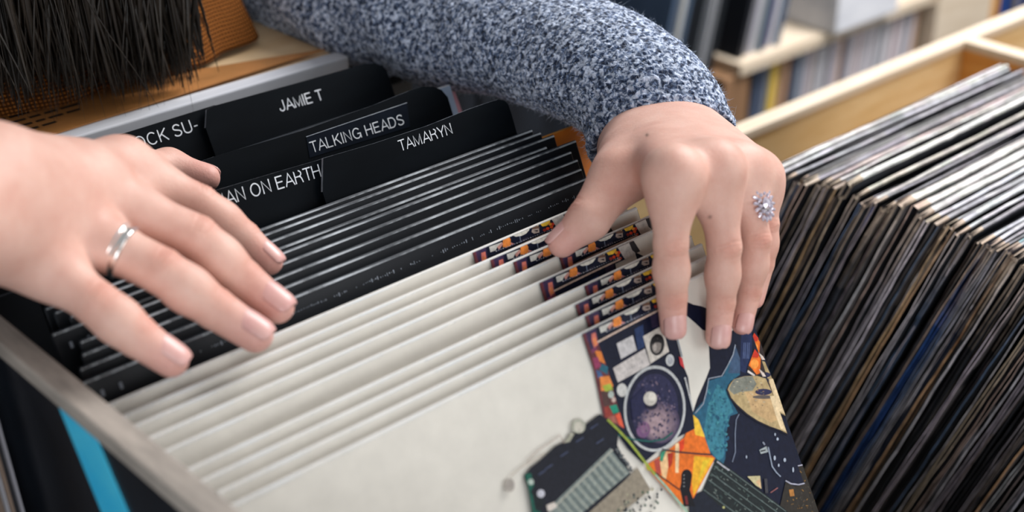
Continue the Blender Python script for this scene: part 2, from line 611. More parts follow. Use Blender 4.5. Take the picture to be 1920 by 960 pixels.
def old_sleeve(thick, topc, edgec, facec, wear, size=0.312):
    """A record sleeve: two card panels, folded top, open left end with the inner sleeve set back. Local: X width, Z height, Y thickness."""
    b = MB()
    nv = 26
    ph = [rnd.uniform(0, 6.3) for _ in range(6)]
    bow = rnd.uniform(-0.0012, 0.0012)

    def wob(t, k):
        return 0.0006 * math.sin(7 * t + ph[k]) + 0.0003 * math.sin(23 * t + ph[k + 1])
    ct_ = rnd.uniform(0.0007, 0.0013) if thick > 0.003 else 0.00065
    tan = srgb(186, 166, 146)
    e1, e2 = jit(edgec, 0.25), jit(edgec, 0.35)
    if rnd.random() < 0.38:
        e2 = jit((0.02, 0.02, 0.023), 0.4)
    if rnd.random() < 0.06:
        e1 = jit((0.02, 0.02, 0.023), 0.4)
    open_top = rnd.random() < 0.14
    for sgn, ec, k in ((-1, e1, 0), (1, e2, 2)):
        rows = []
        for i in range(nv):
            t = i / (nv - 1)
            z = t * size
            up = max(0.0, (t - 0.86) / 0.14)
            x0 = wob(t * 3, k) + rnd.gauss(0, 0.00022) + (0.0022 * wear * up * up if sgn < 0 else 0.0012 * wear * up * up)
            yo = sgn * thick / 2 + wob(t * 2, k + 1) * 0.5 + bow * math.sin(math.pi * t) + sgn * rnd.uniform(0, 0.0006) * wear * (up > 0)
            yi = yo - sgn * ct_ * (1 + 0.8 * wear * up)
            rows.append([(x0, yo, z), (x0, yi, z), (size, yi, z), (size, yo, z)])

        def cc(a, bb, ec=ec):
            if bb == 0:
                t = a / (nv - 1)
                w = max(0.0, (t - 0.72) / 0.28) * wear
                n = rnd.uniform(0.9, 1.4)
                return tuple((p * (1 - w) + q * w) * n for p, q in zip(ec, tan))
            return facec
        b.grid(rows, cc, close_v=True)
    # folded top edge
    rows = []
    nu = 22
    pu = rnd.uniform(0, 6.3)
    for i in range(nu):
        x = 0.0006 + (size - 0.0006) * i / (nu - 1)
        w = 0.0005 * math.sin(9 * x / size + pu) + rnd.gauss(0, 0.00012)
        h = size + 0.0003 * math.sin(14 * x / size + pu)
        drop = 0.0022 * wear if i == 0 else 0.0
        rows.append([(x, -thick / 2 + w, h - 0.0012 - drop), (x, -thick * 0.3 + w, h + 0.0003 - drop), (x, thick * 0.3 + w, h + 0.0003 - drop), (x, thick / 2 + w, h - 0.0012 - drop)])
    kk = (rnd.uniform(0.75, 1.0), 0.2 if open_top else 1.0, rnd.uniform(0.85, 1.1))
    b.grid(rows, lambda a, bb: tuple(q * kk[bb] for q in jit(topc, 0.14)) if a else jit(tan, 0.2))
    # inner sleeve
    b.box((0.0035, -thick * 0.22, 0.004), (size - 0.004, thick * 0.22, size - 0.003), (0.022, 0.022, 0.024))
    # right end closed
    b.box((size - 0.0012, -thick / 2, 0.0), (size, thick / 2, size - 0.001), edgec)
    return b


def y_top_needed(px, py):
    p = onx(px, py, 0.24)
    return p[1] - (CT - p[2]) * math.tan(LEAN_R)


y_end = y_top_needed(1925, 965) - 0.02
y = 0.150
count = 0
slots = []
SPEC = {17: ('white', 0.005), 26: ('white', 0.0065), 27: ('white', 0.006), 28: ('white', 0.005), 39: ('blueedge', 0.0036), 21: ('blueedge', 0.0036), 51: ('whiteedge', 0.0055), 44: ('tanedge', 0.0042), 33: ('tanedge', 0.004), 9: ('tanedge', 0.0036), 15: ('tanedge', 0.0036), 62: ('tanedge', 0.005), 70: ('whiteedge', 0.004)}
while y > y_end:
    th = rnd.uniform(0.0019, 0.0042)
    if count in SPEC:
        th = SPEC[count][1]
    slots.append((y, th))
    y -= (th + rnd.uniform(0.0002, 0.0011)) / math.cos(LEAN_R)
    count += 1
for i, (y, th) in enumerate(slots):
    tn = pick([(w, n) for (w, c), n in zip(TOP, NAMES)])
    ec, fc = pick(EDGE), pick(FACE)
    sp = SPEC.get(i, ('', 0))[0]
    if sp == 'white':
        tn = 'bright white-topped'
    if sp == 'blueedge':
        ec, fc = srgb(58, 92, 160), (0.02, 0.05, 0.16)
    if sp == 'whiteedge':
        ec = srgb(214, 204, 206)
    if sp == 'tanedge':
        ec = srgb(204, 166, 124)
    wear = rnd.choice([0.15, 0.4, 0.7, 1.0, 1.0])
    mb = old_sleeve(th, NAMES[tn], ec, fc, wear)
    f = min(1.0, i / 25.0)
    x0 = 0.2175 + 0.021 * f + rnd.uniform(-0.0035, 0.0035)
    zt = CT + rnd.uniform(-0.004, 0.003) + (0.006 if sp == 'white' else 0)
    s_ = 0.312
    o = link('record_sleeve', mb.mesh('record_sleeve', M['old_sleeve']), None,
             (x0, y + s_ * math.sin(LEAN_R), max(zt - s_ * math.cos(LEAN_R), 0.5805)), (LEAN_R + rnd.uniform(-0.006, 0.006), 0, rnd.uniform(-0.004, 0.004)))
    wword = 'battered' if wear > 0.8 else ('worn' if wear > 0.3 else 'neat')
    tag(o, '%s %s old record in the pale crate, %s from its back board' % (wword, tn, ordinal(i + 1)), 'record', 'old records leaning forward in the wooden crate')

# ------------------------------------------------------------------ fanned sleeves in the left compartment
for i in range(5):
    b = MB()
    c_e = [srgb(196, 192, 200), srgb(60, 58, 62), srgb(176, 150, 132), srgb(205, 200, 205), srgb(110, 92, 80)][i]
    fcol = [(0.012, 0.012, 0.016), (0.01, 0.01, 0.012), (0.03, 0.024, 0.02), (0.012, 0.014, 0.02), (0.02, 0.016, 0.014)][i]
    b.box((-0.312, -0.0017, 0), (0, 0.0017, 0.312), dict(b=fcol, t=c_e, f=fcol, k=fcol, l=c_e, r=c_e))
    b.poly([(-0.0030, -0.00175, 0.0), (-0.0002, -0.00175, 0.0), (-0.0002, -0.00175, 0.312), (-0.0030, -0.00175, 0.312)], c_e)
    o = link('record_sleeve', b.mesh('record_sleeve', M['sleeve']), None, (-0.3345 - 0.0042 * i, 0.095 - 0.0068 * i, 0.681), (-math.radians(12), 0, 0))
    tag(o, 'dark record sleeve with a pale edge outside the blue-striped divider, %s from the divider' % ordinal(i + 1), 'record', 'sleeves in the left compartment')

# ------------------------------------------------------------------ shelf unit across the aisle
SY = 0.80
rk = empty('record_shelf', (1.25, 0.95, 0.0), 'two-tier wooden record shelf unit across the aisle', 'shelf')
part('shelf_board', M['rim_wood'], rk, (1.0, SY - 0.012, 0.565), (1.50, SY + 0.33, 0.583))['label'] = 'pale shelf board between the tiers'
part('shelf_board', M['pale_wood'], rk, (0.98, SY - 0.012, 0.24), (1.50, SY + 0.33, 0.258))
part('side_panel', M['rim_wood'], rk, (1.475, SY - 0.02, 0.0), (1.64, SY + 0.33, 1.0))['label'] = 'broad pale end panel of the shelf unit'
part('side_panel', mottled('brown_wood', srgb(120, 92, 66), srgb(150, 114, 84), 9, 0.5, (9, 9, 1)), rk, (0.975, SY - 0.006, 0.0), (1.03, SY + 0.33, 0.565))
part('shelf_board', M['dark_wood'], rk, (0.80, SY - 0.012, 0.425), (0.975, SY + 0.33, 0.44))
part('back_panel', M['dark_wood'], rk, (0.80, SY + 0.33, 0.0), (1.64, SY + 0.345, 1.0))
part('side_trim', M['orange_wood'], rk, (1.64, SY - 0.02, 0.0), (1.662, SY + 0.33, 1.0))['label'] = 'orange-brown edge strip beside the end panel'
part('base_board', M['dark_wood'], rk, (0.80, SY + 0.02, 0.0), (1.475, SY + 0.05, 0.24))


def shelf_record(x, z, th, lean, col, label, group, dy=0.0, h=0.312):
    b = MB()
    d = jit(col, 0.1)
    b.box((0, 0, 0), (th, 0.31, h), d)
    o = link('vinyl_record', b.mesh('vinyl_record', M['spine'], bevel=0.0005), None, (x, SY + dy, z), (0, lean, 0))
    return tag(o, label, 'record', group)


UP = [(3, 'dark', srgb(26, 30, 36)), (3, 'grey', srgb(128, 132, 140)), (2, 'pale grey', srgb(176, 178, 184)), (2, 'slate blue', srgb(74, 92, 116)), (1, 'white', srgb(214, 214, 218)), (1, 'lilac', srgb(142, 128, 152)), (1, 'brown', srgb(98, 76, 60))]
x, n = 0.815, 0
plan = [('slate blue', 1), ('pale grey', 1), ('slate blue', 1), ('dark', 3), ('grey', 1), ('pale grey', 1), ('grey', 2), ('dark', 2), ('grey', 1), ('pale grey', 2), ('slate blue', 1), ('pale grey', 1), ('lilac', 1), ('white', 1), ('slate blue', 1), ('grey', 1), ('pale grey', 2)]
upc = {nm: c for _, nm, c in UP}
seq = [nm for nm, k in plan for _ in range(k)]
while x < 1.10:
    nm = seq[n % len(seq)]
    th = rnd.uniform(0.004, 0.011)
    n += 1
    if 0.915 < x < 1.01:
        x = 1.01
    zb = 0.4415 if x < 1.0 else 0.5845
    shelf_record(x, zb, th, math.radians(13), upc[nm], '%s record leaning on the upper shelf across the aisle, %s from the black cabinet' % (nm, ordinal(n)), 'spines on the upper shelf', rnd.uniform(0, 0.008))
    x += (th + 0.0012) / math.cos(math.radians(13)) + 0.0008
# the white box on the shelf edge
wb = MB()
wb.box((1.19, SY - 0.03, 0.5845), (1.345, SY + 0.2, 0.665))
bx = link('white_box', wb.mesh('white_box', M['white_edge'], bevel=0.003, origin=(1.27, SY + 0.08, 0.5845)), None, (1.27, SY + 0.08, 0.5845))
tag(bx, 'white cardboard box at the edge of the upper shelf across the aisle', 'box')
lb = MB()
lb.box((1.187, SY - 0.033, 0.6655), (1.348, SY + 0.203, 0.70))
link('box_lid', lb.mesh('box_lid', M['white_edge'], bevel=0.003, origin=bx.location), bx)
x, n2 = 1.352, 0
while x < 1.395:
    th = rnd.uniform(0.006, 0.011)
    n2 += 1
    shelf_record(x, 0.5845, th, math.radians(8), srgb(206, 204, 212) if n2 % 3 else srgb(52, 48, 56), '%s record on the upper shelf just past the white box, %s from the box' % ('pale' if n2 % 3 else 'dark', ordinal(n2)), 'spines right of the white box', 0.004)
    x += th + 0.0014
LOW = {'blue-grey': srgb(84, 96, 120), 'yellow': srgb(226, 190, 84), 'tan': srgb(196, 160, 134), 'rust': srgb(176, 104, 74), 'grey': srgb(140, 144, 156), 'white': srgb(216, 212, 218), 'pale pink': srgb(216, 198, 200), 'pale grey': srgb(190, 188, 198)}
plan = ['blue-grey', 'blue-grey', 'grey', 'yellow', 'yellow', 'tan', 'tan', 'rust', 'blue-grey', 'grey', 'grey', 'pale grey', 'pale pink', 'white', 'pale grey', 'white', 'white', 'pale grey', 'white', 'tan', 'grey', 'pale grey', 'white', 'white', 'pale pink', 'white', 'white', 'pale grey', 'white', 'white', 'pale grey', 'white', 'white', 'pale grey', 'pale pink', 'white', 'white', 'grey', 'white', 'tan', 'rust', 'white', 'tan']
x = 1.034
for n3, nm in enumerate(plan):
    th = rnd.uniform(0.0065, 0.0105)
    if x + th > 1.44:
        break
    shelf_record(x, 0.2585, th, math.radians(5), LOW[nm], '%s record spine on the lower shelf across the aisle, %s from the brown panel' % (nm, ordinal(n3 + 1)), 'spines on the lower shelf', rnd.uniform(0, 0.008), 0.296)
    x += th + 0.0016
# second shelf unit further right: dark spines
r2 = empty('record_shelf', (1.9, 0.95, 0.0), 'dark record shelf beyond the broad pale end panel', 'shelf')
part('shelf_board', M['dark_wood'], r2, (1.664, SY - 0.012, 0.30), (2.20, SY + 0.33, 0.318))
part('back_panel', M['dark_wood'], r2, (1.664, SY + 0.33, 0.0), (2.20, SY + 0.345, 1.0))
part('side_panel', M['dark_wood'], r2, (2.20, SY - 0.012, 0.0), (2.22, SY + 0.345, 1.0))
x = 1.668
for i in range(26):
    nm, c = [('black', (0.006, 0.007, 0.01)), ('black', (0.006, 0.007, 0.01)), ('navy', srgb(26, 40, 78)), ('blue', srgb(44, 78, 150)), ('grey', srgb(130, 126, 134))][(0, 1, 0, 2, 3, 3, 2, 0, 4, 4, 3, 0)[i % 12]]
    th = rnd.uniform(0.007, 0.012)
    shelf_record(x, 0.3185, th, 0.0, c, '%s record spine on the dark shelf beyond the pale end panel, %s from the panel' % (nm, ordinal(i + 1)), 'spines on the far right shelf', 0.0)
    x += th + 0.0012
# dark cabinet left of the shelf unit
cb = empty('storage_cabinet', (0.6, 1.1, 0.0), 'black storage cabinet beside the record shelf across the aisle', 'cabinet')
part('cabinet_body', M['dark_wood'], cb, (0.42, 0.90, 0.02), (0.785, 1.25, 1.0))
part('cabinet_door', M['black_board'], cb, (0.425, 0.885, 0.06), (0.60, 0.899, 0.97))
part('cabinet_door', M['black_board'], cb, (0.605, 0.885, 0.06), (0.78, 0.899, 0.97))
part('plinth', M['dark_wood'], cb, (0.43, 0.92, 0.0), (0.775, 1.24, 0.02))


# ------------------------------------------------------------------ cream sleeves with the collage print
FLZ = 0.6795
SW = 0.312


def lean_for(ztop, h=SW):
    return math.acos(min(0.999, (ztop - FLZ) / h))


def frame_for(xl, ytop, ztop, h=SW):
    a = lean_for(ztop, h)
    return np.array([xl, ytop - h * math.sin(a), FLZ]), -a, np.array([0, -math.cos(a), math.sin(a)])


CTH = 0.0018
XL0 = -0.316
f_loc, f_rx, f_n = frame_for(XL0, 0.0, 0.95)
F_Q = np.array([0, 0, 0.95]) + f_n * CTH / 2          # a point of the front cover's face


def cover(px, py):
    p = local(f_loc, f_rx, onp(px, py, F_Q, f_n))
    return p[0], p[2]


cream_px = [(890, 471), (923, 485), (966, 489), (1052, 480), (1015, 528), (1099, 534), (1082, 569), (1126, 578), (1093, 622)]
cream_z = [0.958, 0.957, 0.956, 0.955, 0.954, 0.953, 0.952, 0.951, 0.95]


def cream_frame(i):
    p = onz(*cream_px[i], cream_z[i])
    sh = p[0] + 0.1072
    px_ = {8: 0.0, 7: 0.0115}.get(i, 0.0015 + 0.1 * max(0.0, sh))
    return frame_for(XL0 + px_, p[1], cream_z[i]), p, (0.0 if i > 6 else sh - px_)


(b_loc, b_rx, b_n), b_p, b_s = cream_frame(4)


def cover_band(px, py):
    p = local(b_loc, b_rx, onp(px, py, b_p + b_n * CTH / 2, b_n))
    return p[0] - b_s, p[2]


def zoomed(ox, oy, s, pts):
    return [(ox + x / s, oy + y / s) for x, y in pts]


def ell(cx, cy, rx, ry, n=28, rot=0.0, a0=0, a1=360):
    o = []
    for k in range(n + (a1 - a0 < 360)):
        t = math.radians(a0 + (a1 - a0) * k / n)
        x, y = rx * math.cos(t), ry * math.sin(t)
        c, s_ = math.cos(rot), math.sin(rot)
        o.append((cx + x * c - y * s_, cy + x * s_ + y * c))
    return o


def stroke(pts, w):
    """A polyline as a thin outline polygon in picture units."""
    L, R_ = [], []
    for i, p in enumerate(pts):
        a, c = pts[max(0, i - 1)], pts[min(len(pts) - 1, i + 1)]
        dx, dy = c[0] - a[0], c[1] - a[1]
        d = math.hypot(dx, dy) or 1
        L.append((p[0] - dy / d * w / 2, p[1] + dx / d * w / 2))
        R_.append((p[0] + dy / d * w / 2, p[1] - dx / d * w / 2))
    return list(zip(L, R_))


def clip_rect(p, u0, u1, v0, v1):
    for ax, lim, sg in ((0, u0, 1), (0, u1, -1), (1, v0, 1), (1, v1, -1)):
        o = []
        for i in range(len(p)):
            a, b_ = p[i - 1], p[i]
            ia, ib = sg * (a[ax] - lim) >= 0, sg * (b_[ax] - lim) >= 0
            if ia != ib:
                t = (lim - a[ax]) / (b_[ax] - a[ax])
                o.append((a[0] + (b_[0] - a[0]) * t, a[1] + (b_[1] - a[1]) * t))
            if ib:
                o.append((b_[0], b_[1]))
        p = o
        if not p:
            break
    return p


class Art:
    def __init__(s):
        s.mb, s.k = MB(), 0
        s.cov = cover

    def _put(s, pts, col):
        y = -CTH / 2 - 0.00003 - 0.0000022 * s.k
        q = clip_rect([s.cov(px, py) for px, py in pts], 0.0006, SW + 0.0003, 0.002, SW - 0.0001)
        if len(q) > 2:
            s.mb.poly([(u, y, v) for u, v in q], col)

    def add(s, pts, col, ox=0, oy=0, sc=1.0):
        s.k += 1
        s._put(zoomed(ox, oy, sc, pts), col)

    def line(s, pts, w, col, ox=0, oy=0, sc=1.0):
        s.k += 1
        st = stroke(zoomed(ox, oy, sc, pts), w / sc)
        for (a, b_), (c, d) in zip(st[:-1], st[1:]):
            s._put([a, b_, d, c], col)


A = Art()
C_NAVY, C_INK, C_CREAM = (0.0065, 0.0095, 0.027), (0.006, 0.006, 0.010), srgb(216, 208, 194)
C_OR, C_YE, C_RED = srgb(226, 112, 38), srgb(236, 190, 62), srgb(196, 52, 34)
Z1, Z2, Z3, Z4, Z5 = (1070, 580, 4.8), (1100, 740, 4.365), (1270, 560, 4.0), (1290, 760, 4.8), (920, 760, 4.8)
# dark arc on the cream under the fingers
A.add([(20, 0), (120, 45), (185, 58), (260, 90), (260, 250), (190, 235), (120, 170), (60, 120)], C_NAVY, *Z3)
# navy block and drum kit to the right edge
A.add([(235, 330), (330, 300), (420, 235), (500, 150), (545, 60), (600, 40), (760, 700), (900, 1100), (1200, 1700), (300, 1700), (330, 1250), (250, 1170), (150, 960), (110, 870), (150, 750), (215, 600), (245, 520)], C_NAVY, *Z3)
A.add([(480, 240), (560, 250), (560, 430), (510, 560), (470, 540)], (0.014, 0.024, 0.075), *Z3)
for x in (500, 512, 528, 540):
    A.line([(x, 330), (x - 6, 450)], 5, (0.10, 0.14, 0.28), *Z3)
# teal guitar body
A.add([(430, 340), (415, 410), (345, 580), (225, 620), (215, 740), (110, 870), (120, 900), (160, 960), (190, 1040), (218, 1170), (300, 1250), (330, 1275), (360, 1200), (365, 1010), (395, 880), (455, 860), (400, 760), (372, 680), (400, 620), (470, 570), (470, 450)], srgb(40, 92, 118), *Z3)
A.add([(300, 640), (360, 690), (395, 780), (420, 850), (380, 880), (350, 980), (350, 1180), (310, 1220), (230, 1120), (200, 980), (230, 800)], srgb(58, 122, 140), *Z3)
A.add([(430, 340), (470, 450), (470, 560), (380, 560), (400, 470)], srgb(62, 84, 112), *Z3)
for k in range(140):
    x, y = rnd.uniform(230, 380), rnd.uniform(660, 1150)
    A.add(ell(x, y, rnd.uniform(5, 12), rnd.uniform(5, 12), 6), rnd.choice([srgb(48, 104, 128), srgb(66, 134, 146), srgb(36, 84, 112), srgb(54, 116, 134)]), *Z3)
A.line([(432, 345), (415, 420), (370, 510), (330, 580), (232, 600), (215, 700), (190, 790), (130, 860)], 8, srgb(150, 158, 172), *Z3)
A.line([(455, 80), (430, 130), (420, 250), (422, 420), (395, 510)], 8, srgb(120, 130, 150), *Z4)
# orange panel at the right edge
A.add([(575, 372), (520, 520), (545, 570), (640, 580), (660, 560), (625, 440)], (0.03, 0.02, 0.02), *Z3)
A.add([(577, 380), (532, 500), (560, 530), (590, 570), (615, 560), (622, 450)], C_OR, *Z3)
A.add([(577, 380), (556, 440), (600, 445), (610, 420)], C_RED, *Z3)
A.add(ell(575, 490, 30, 36), srgb(238, 150, 66), *Z3)
A.add([(525, 535), (580, 572), (574, 584), (522, 552)], srgb(216, 208, 204), *Z3)
for k in range(4):
    A.line([(612 + 9 * k, 530 + 8 * k), (640 + 6 * k, 585)], 6, srgb(206, 190, 180), *Z3)
# cymbal
cym = [(375, 680), (388, 645), (420, 605), (500, 582), (590, 578), (660, 600), (730, 760), (810, 960), (840, 1022), (770, 985), (690, 957), (600, 915), (520, 862), (440, 790), (400, 742)]
A.add([(x - 12, y + 8) for x, y in cym], (0.012, 0.011, 0.02), *Z3)
A.add(cym, srgb(176, 154, 112), *Z3)
A.add([(380, 680), (420, 607), (500, 584), (560, 582), (590, 640), (560, 690), (470, 700), (420, 720)], srgb(124, 126, 116), *Z3)
A.add([(500, 700), (660, 690), (735, 800), (770, 900), (700, 930), (560, 850)], srgb(192, 160, 116), *Z3)
A.add(ell(642, 700, 62, 24), srgb(44, 44, 74), *Z3)
A.add(ell(640, 738, 80, 14), srgb(96, 88, 84), *Z3)
A.add([(690, 730), (730, 730), (790, 930), (815, 1000), (770, 975), (735, 880)], srgb(226, 202, 162), *Z3)
for k in range(46):
    x, y = rnd.uniform(400, 640), rnd.uniform(600, 860)
    if (y - 600) < 1.15 * (x - 330) and y < 690 + (x - 400) * 0.75:
        A.line([(x, y), (x + rnd.uniform(6, 16), y + rnd.uniform(-5, 5))], 5, rnd.choice([srgb(112, 104, 92), srgb(196, 184, 158), srgb(150, 120, 96), srgb(92, 98, 104)]), *Z3)
# drum fittings
A.add([(635, 402), (700, 368), (716, 420), (650, 438)], srgb(150, 158, 160), *Z4)
A.add([(645, 408), (690, 398), (694, 408), (648, 420)], C_INK, *Z4)
A.line([(668, 330), (685, 356)], 14, srgb(130, 136, 150), *Z4)
A.line([(716, 375), (735, 470), (752, 550), (790, 605), (828, 642)], 11, srgb(140, 150, 168), *Z4)
for x, y, a, c in ((865, 492, 12, 18), (774, 474, 10, 22), (940, 580, 8, 24), (800, 304, 10, 14), (778, 262, 7, 14), (810, 540, 8, 14), (980, 382, 6, 14), (520, 464, 6, 14)):
    A.add(ell(x, y, a, c, 10), srgb(170, 180, 196), *Z4)
A.line([(872, 678), (920, 705), (990, 714), (1050, 700), (1095, 682)], 12, srgb(170, 170, 186), *Z4)
A.line([(1020, 512), (1080, 505), (1138, 484)], 8, srgb(170, 170, 186), *Z4)
A.add([(872, 690), (950, 728), (1095, 700), (1130, 520), (1300, 700), (1500, 1300), (760, 1300), (800, 1000)], (0.030, 0.026, 0.022), *Z4)
for k in range(70):
    x, y = rnd.uniform(880, 1240), rnd.uniform(730, 1100)
    A.line([(x, y), (x + rnd.uniform(-26, 26), y + rnd.uniform(-22, 22))], 9, rnd.choice([srgb(96, 74, 46), srgb(70, 66, 60), srgb(128, 96, 54), srgb(40, 36, 34), srgb(74, 58, 44)]), *Z4)
A.add([(900, 760), (940, 755), (950, 815), (910, 820)], srgb(176, 120, 62), *Z4)
A.add([(525, 640), (640, 634), (652, 752), (600, 720)], srgb(190, 180, 140), *Z4)
A.add([(600, 690), (640, 660), (650, 750)], srgb(206, 170, 130), *Z4)
A.line([(690, 660), (700, 790)], 26, (0.05, 0.05, 0.06), *Z4)
A.line([(735, 786), (800, 742)], 10, srgb(140, 90, 90), *Z4)
# mixing desk strip
A.add([(245, 480), (300, 520), (860, 930), (1200, 1250), (360, 1250), (340, 960), (120, 770)], (0.014, 0.020, 0.022), *Z4)
for k in range(90):
    t, w_ = rnd.random(), rnd.uniform(0.05, 0.95)
    x, y = 250 + 620 * t - 130 * w_, 490 + 455 * t + 270 * w_
    A.line([(x, y), (x + rnd.choice([22, 14, -12]), y + rnd.choice([17, 12, 22]))], 6, rnd.choice([srgb(96, 112, 106), srgb(66, 84, 82), srgb(120, 130, 124), srgb(52, 66, 66)]), *Z4)
for w_ in (0.0, 0.18, 0.42, 0.62, 0.95):
    A.line([(250 - 130 * w_, 500 + 270 * w_), (870 - 130 * w_, 955 + 270 * w_)], 6, srgb(104, 118, 116), *Z4)
A.line([(250, 505), (300, 545), (360, 585)], 14, srgb(176, 176, 184), *Z4)
A.add([(0, 820), (120, 770), (340, 960), (420, 1250), (0, 1250)], (0.010, 0.014, 0.026), *Z4)
A.add(ell(310, 918, 11, 12, 10), srgb(180, 180, 120), *Z4)
# orange panel under the loudspeaker
A.add([(862, 165), (905, 205), (1005, 490), (1042, 520), (865, 845), (760, 905), (560, 690), (470, 580), (600, 500), (790, 350)], C_OR, *Z2)
A.add([(862, 165), (905, 205), (960, 350), (880, 330), (868, 280)], C_YE, *Z2)
A.add([(870, 500), (1035, 520), (865, 830), (850, 720)], srgb(230, 170, 44), *Z2)
A.add([(940, 540), (1000, 530), (900, 720)], srgb(226, 190, 50), *Z2)
A.add([(590, 560), (640, 470), (680, 470), (640, 690), (610, 680)], srgb(232, 190, 140), *Z2)
A.add([(650, 480), (700, 475), (690, 560), (660, 620)], srgb(176, 54, 36), *Z2)
A.add([(715, 400), (748, 396), (742, 640), (716, 640)], srgb(236, 204, 158), *Z2)
A.add([(745, 390), (790, 360), (785, 440), (750, 480)], srgb(216, 66, 34), *Z2)
A.add([(540, 540), (585, 520), (600, 650), (560, 650)], srgb(170, 72, 62), *Z2)
A.add([(470, 575), (500, 570), (520, 620), (490, 620)], srgb(226, 206, 40), *Z2)
A.add([(600, 470), (640, 455), (610, 550), (585, 540)], srgb(60, 140, 110), *Z2)
A.line([(505, 610), (560, 645), (640, 700), (750, 780)], 12, (0.03, 0.015, 0.02), *Z2)
# microphone
A.add(ell(808, 665, 44, 54), C_INK, *Z2)
A.add([(764, 670), (850, 670), (842, 740), (835, 780), (880, 915), (785, 915), (752, 770), (762, 720)], C_INK, *Z2)
for y in (660, 690, 720, 750):
    A.add(ell(786, y, 5, 5, 8), srgb(150, 150, 150), *Z2)
A.line([(800, 830), (812, 900)], 20, srgb(116, 40, 44), *Z2)
# loudspeaker cabinet
A.add([(90, 225), (160, 183), (775, -75), (830, 190), (850, 215), (935, 245), (1000, 500), (1045, 610), (1085, 900), (1105, 1075), (860, 1200), (640, 1390), (500, 1255), (290, 960), (200, 560)], C_NAVY, *Z1)
A.add([(95, 225), (205, 182), (245, 330), (330, 560), (420, 900), (470, 1080), (285, 975), (200, 560)], srgb(104, 54, 58), *Z1)
for pts, c in (([(160, 205), (215, 215), (218, 300), (170, 292)], srgb(224, 112, 72)), ([(120, 215), (160, 205), (170, 300), (140, 290)], srgb(92, 50, 84)), ([(200, 370), (262, 380), (300, 490), (245, 468)], srgb(232, 134, 62)), ([(160, 300), (205, 300), (225, 370), (180, 400)], srgb(124, 60, 94)),
               ([(185, 440), (235, 430), (262, 520), (210, 540)], srgb(150, 62, 96)), ([(270, 490), (325, 520), (322, 590), (245, 545)], srgb(44, 100, 120)), ([(215, 545), (262, 560), (280, 610), (235, 620)], srgb(70, 96, 140)), ([(250, 610), (335, 600), (372, 690), (335, 735), (262, 735)], srgb(232, 140, 70)),
               ([(275, 690), (345, 668), (372, 725), (300, 745)], srgb(166, 180, 70)), ([(262, 740), (330, 740), (350, 860), (290, 880)], srgb(84, 60, 58)), ([(335, 872), (400, 856), (425, 925), (372, 945)], srgb(36, 142, 116)), ([(290, 880), (335, 870), (372, 960), (300, 975)], srgb(150, 62, 54)), ([(385, 950), (430, 930), (470, 1070), (425, 1040)], srgb(224, 94, 66)), ([(320, 975), (380, 950), (410, 1030), (370, 1020)], srgb(164, 96, 84))):
    A.add(pts, c, *Z1)
A.add(ell(352, 768, 26, 34), srgb(176, 186, 178), *Z1)
A.add(ell(375, 815, 19, 24), srgb(206, 180, 170), *Z1)
# figures along the top band
A.cov = cover_band
Z6 = (880, 400, 4.0)
A.add([(538, 488), (1120, 230), (1165, 345), (1040, 400), (900, 455), (640, 575), (575, 640)], C_NAVY, *Z6)
A.add([(540, 495), (612, 470), (640, 600), (575, 640)], (0.045, 0.028, 0.075), *Z6)
A.add([(582, 525), (612, 515), (630, 600), (600, 625), (585, 580)], srgb(216, 120, 104), *Z6)
A.add([(592, 560), (612, 550), (622, 600), (602, 612)], srgb(232, 140, 90), *Z6)
A.add([(640, 478), (735, 440), (742, 462), (700, 478), (690, 505), (650, 520)], srgb(206, 204, 196), *Z6)
A.add([(700, 478), (735, 440), (745, 455), (715, 500)], srgb(206, 150, 140), *Z6)
A.add([(742, 428), (755, 405), (786, 393), (800, 420), (803, 468), (770, 482), (742, 478)], srgb(238, 142, 66), *Z6)
A.add([(800, 440), (832, 452), (803, 462)], srgb(206, 140, 136), *Z6)
A.add([(803, 385), (942, 318), (936, 345), (915, 372), (880, 390), (840, 397)], srgb(220, 216, 204), *Z6)
A.line([(868, 392), (876, 440)], 7, srgb(120, 130, 150), *Z6)
A.add([(880, 420), (930, 396), (934, 410), (890, 440)], srgb(70, 66, 84), *Z6)
A.add(ell(982, 302, 26, 18), srgb(206, 186, 146), *Z6)
A.add(ell(984, 324, 30, 14), srgb(112, 84, 70), *Z6)
A.add([(958, 338), (1010, 330), (1014, 362), (975, 372), (955, 360)], srgb(176, 160, 150), *Z6)
A.add([(968, 348), (1004, 342), (1000, 356)], (0.03, 0.02, 0.03), *Z6)
A.add([(1012, 288), (1090, 252), (1092, 278), (1070, 308), (1035, 316)], C_YE, *Z6)
for x, y, c in ((1075, 330, srgb(220, 70, 40)), (1104, 318, srgb(226, 92, 44)), (1112, 296, srgb(206, 60, 40)), (1120, 340, srgb(216, 80, 44)), (1092, 296, srgb(236, 150, 50)), (1052, 342, srgb(150, 50, 44))):
    A.add(ell(x, y, 13, 12, 12), c, *Z6)
for k in range(26):
    x = 690 + 17 * k
    A.line([(x, 512 - 0.42 * (x - 690)), (x + 9, 508 - 0.42 * (x - 690))], 6, srgb(150, 156, 176) if k % 3 else srgb(206, 206, 212), *Z6)
A.add([(1092, 242), (1188, 200), (1236, 305), (1160, 352)], srgb(196, 190, 184), *Z6)
A.add([(1180, 203), (1212, 192), (1272, 286), (1240, 302), (1212, 280)], (0.03, 0.028, 0.032), *Z6)
A.cov = cover
A.line([(228, 298), (400, 205), (600, 100), (775, 12), (840, -20)], 17, srgb(214, 188, 172), *Z1)
A.line([(225, 275), (400, 183), (600, 78), (775, -10)], 8, (0.006, 0.006, 0.008), *Z1)
A.add([(560, 180), (640, 135), (650, 340), (590, 370)], (0.022, 0.045, 0.13), *Z1)
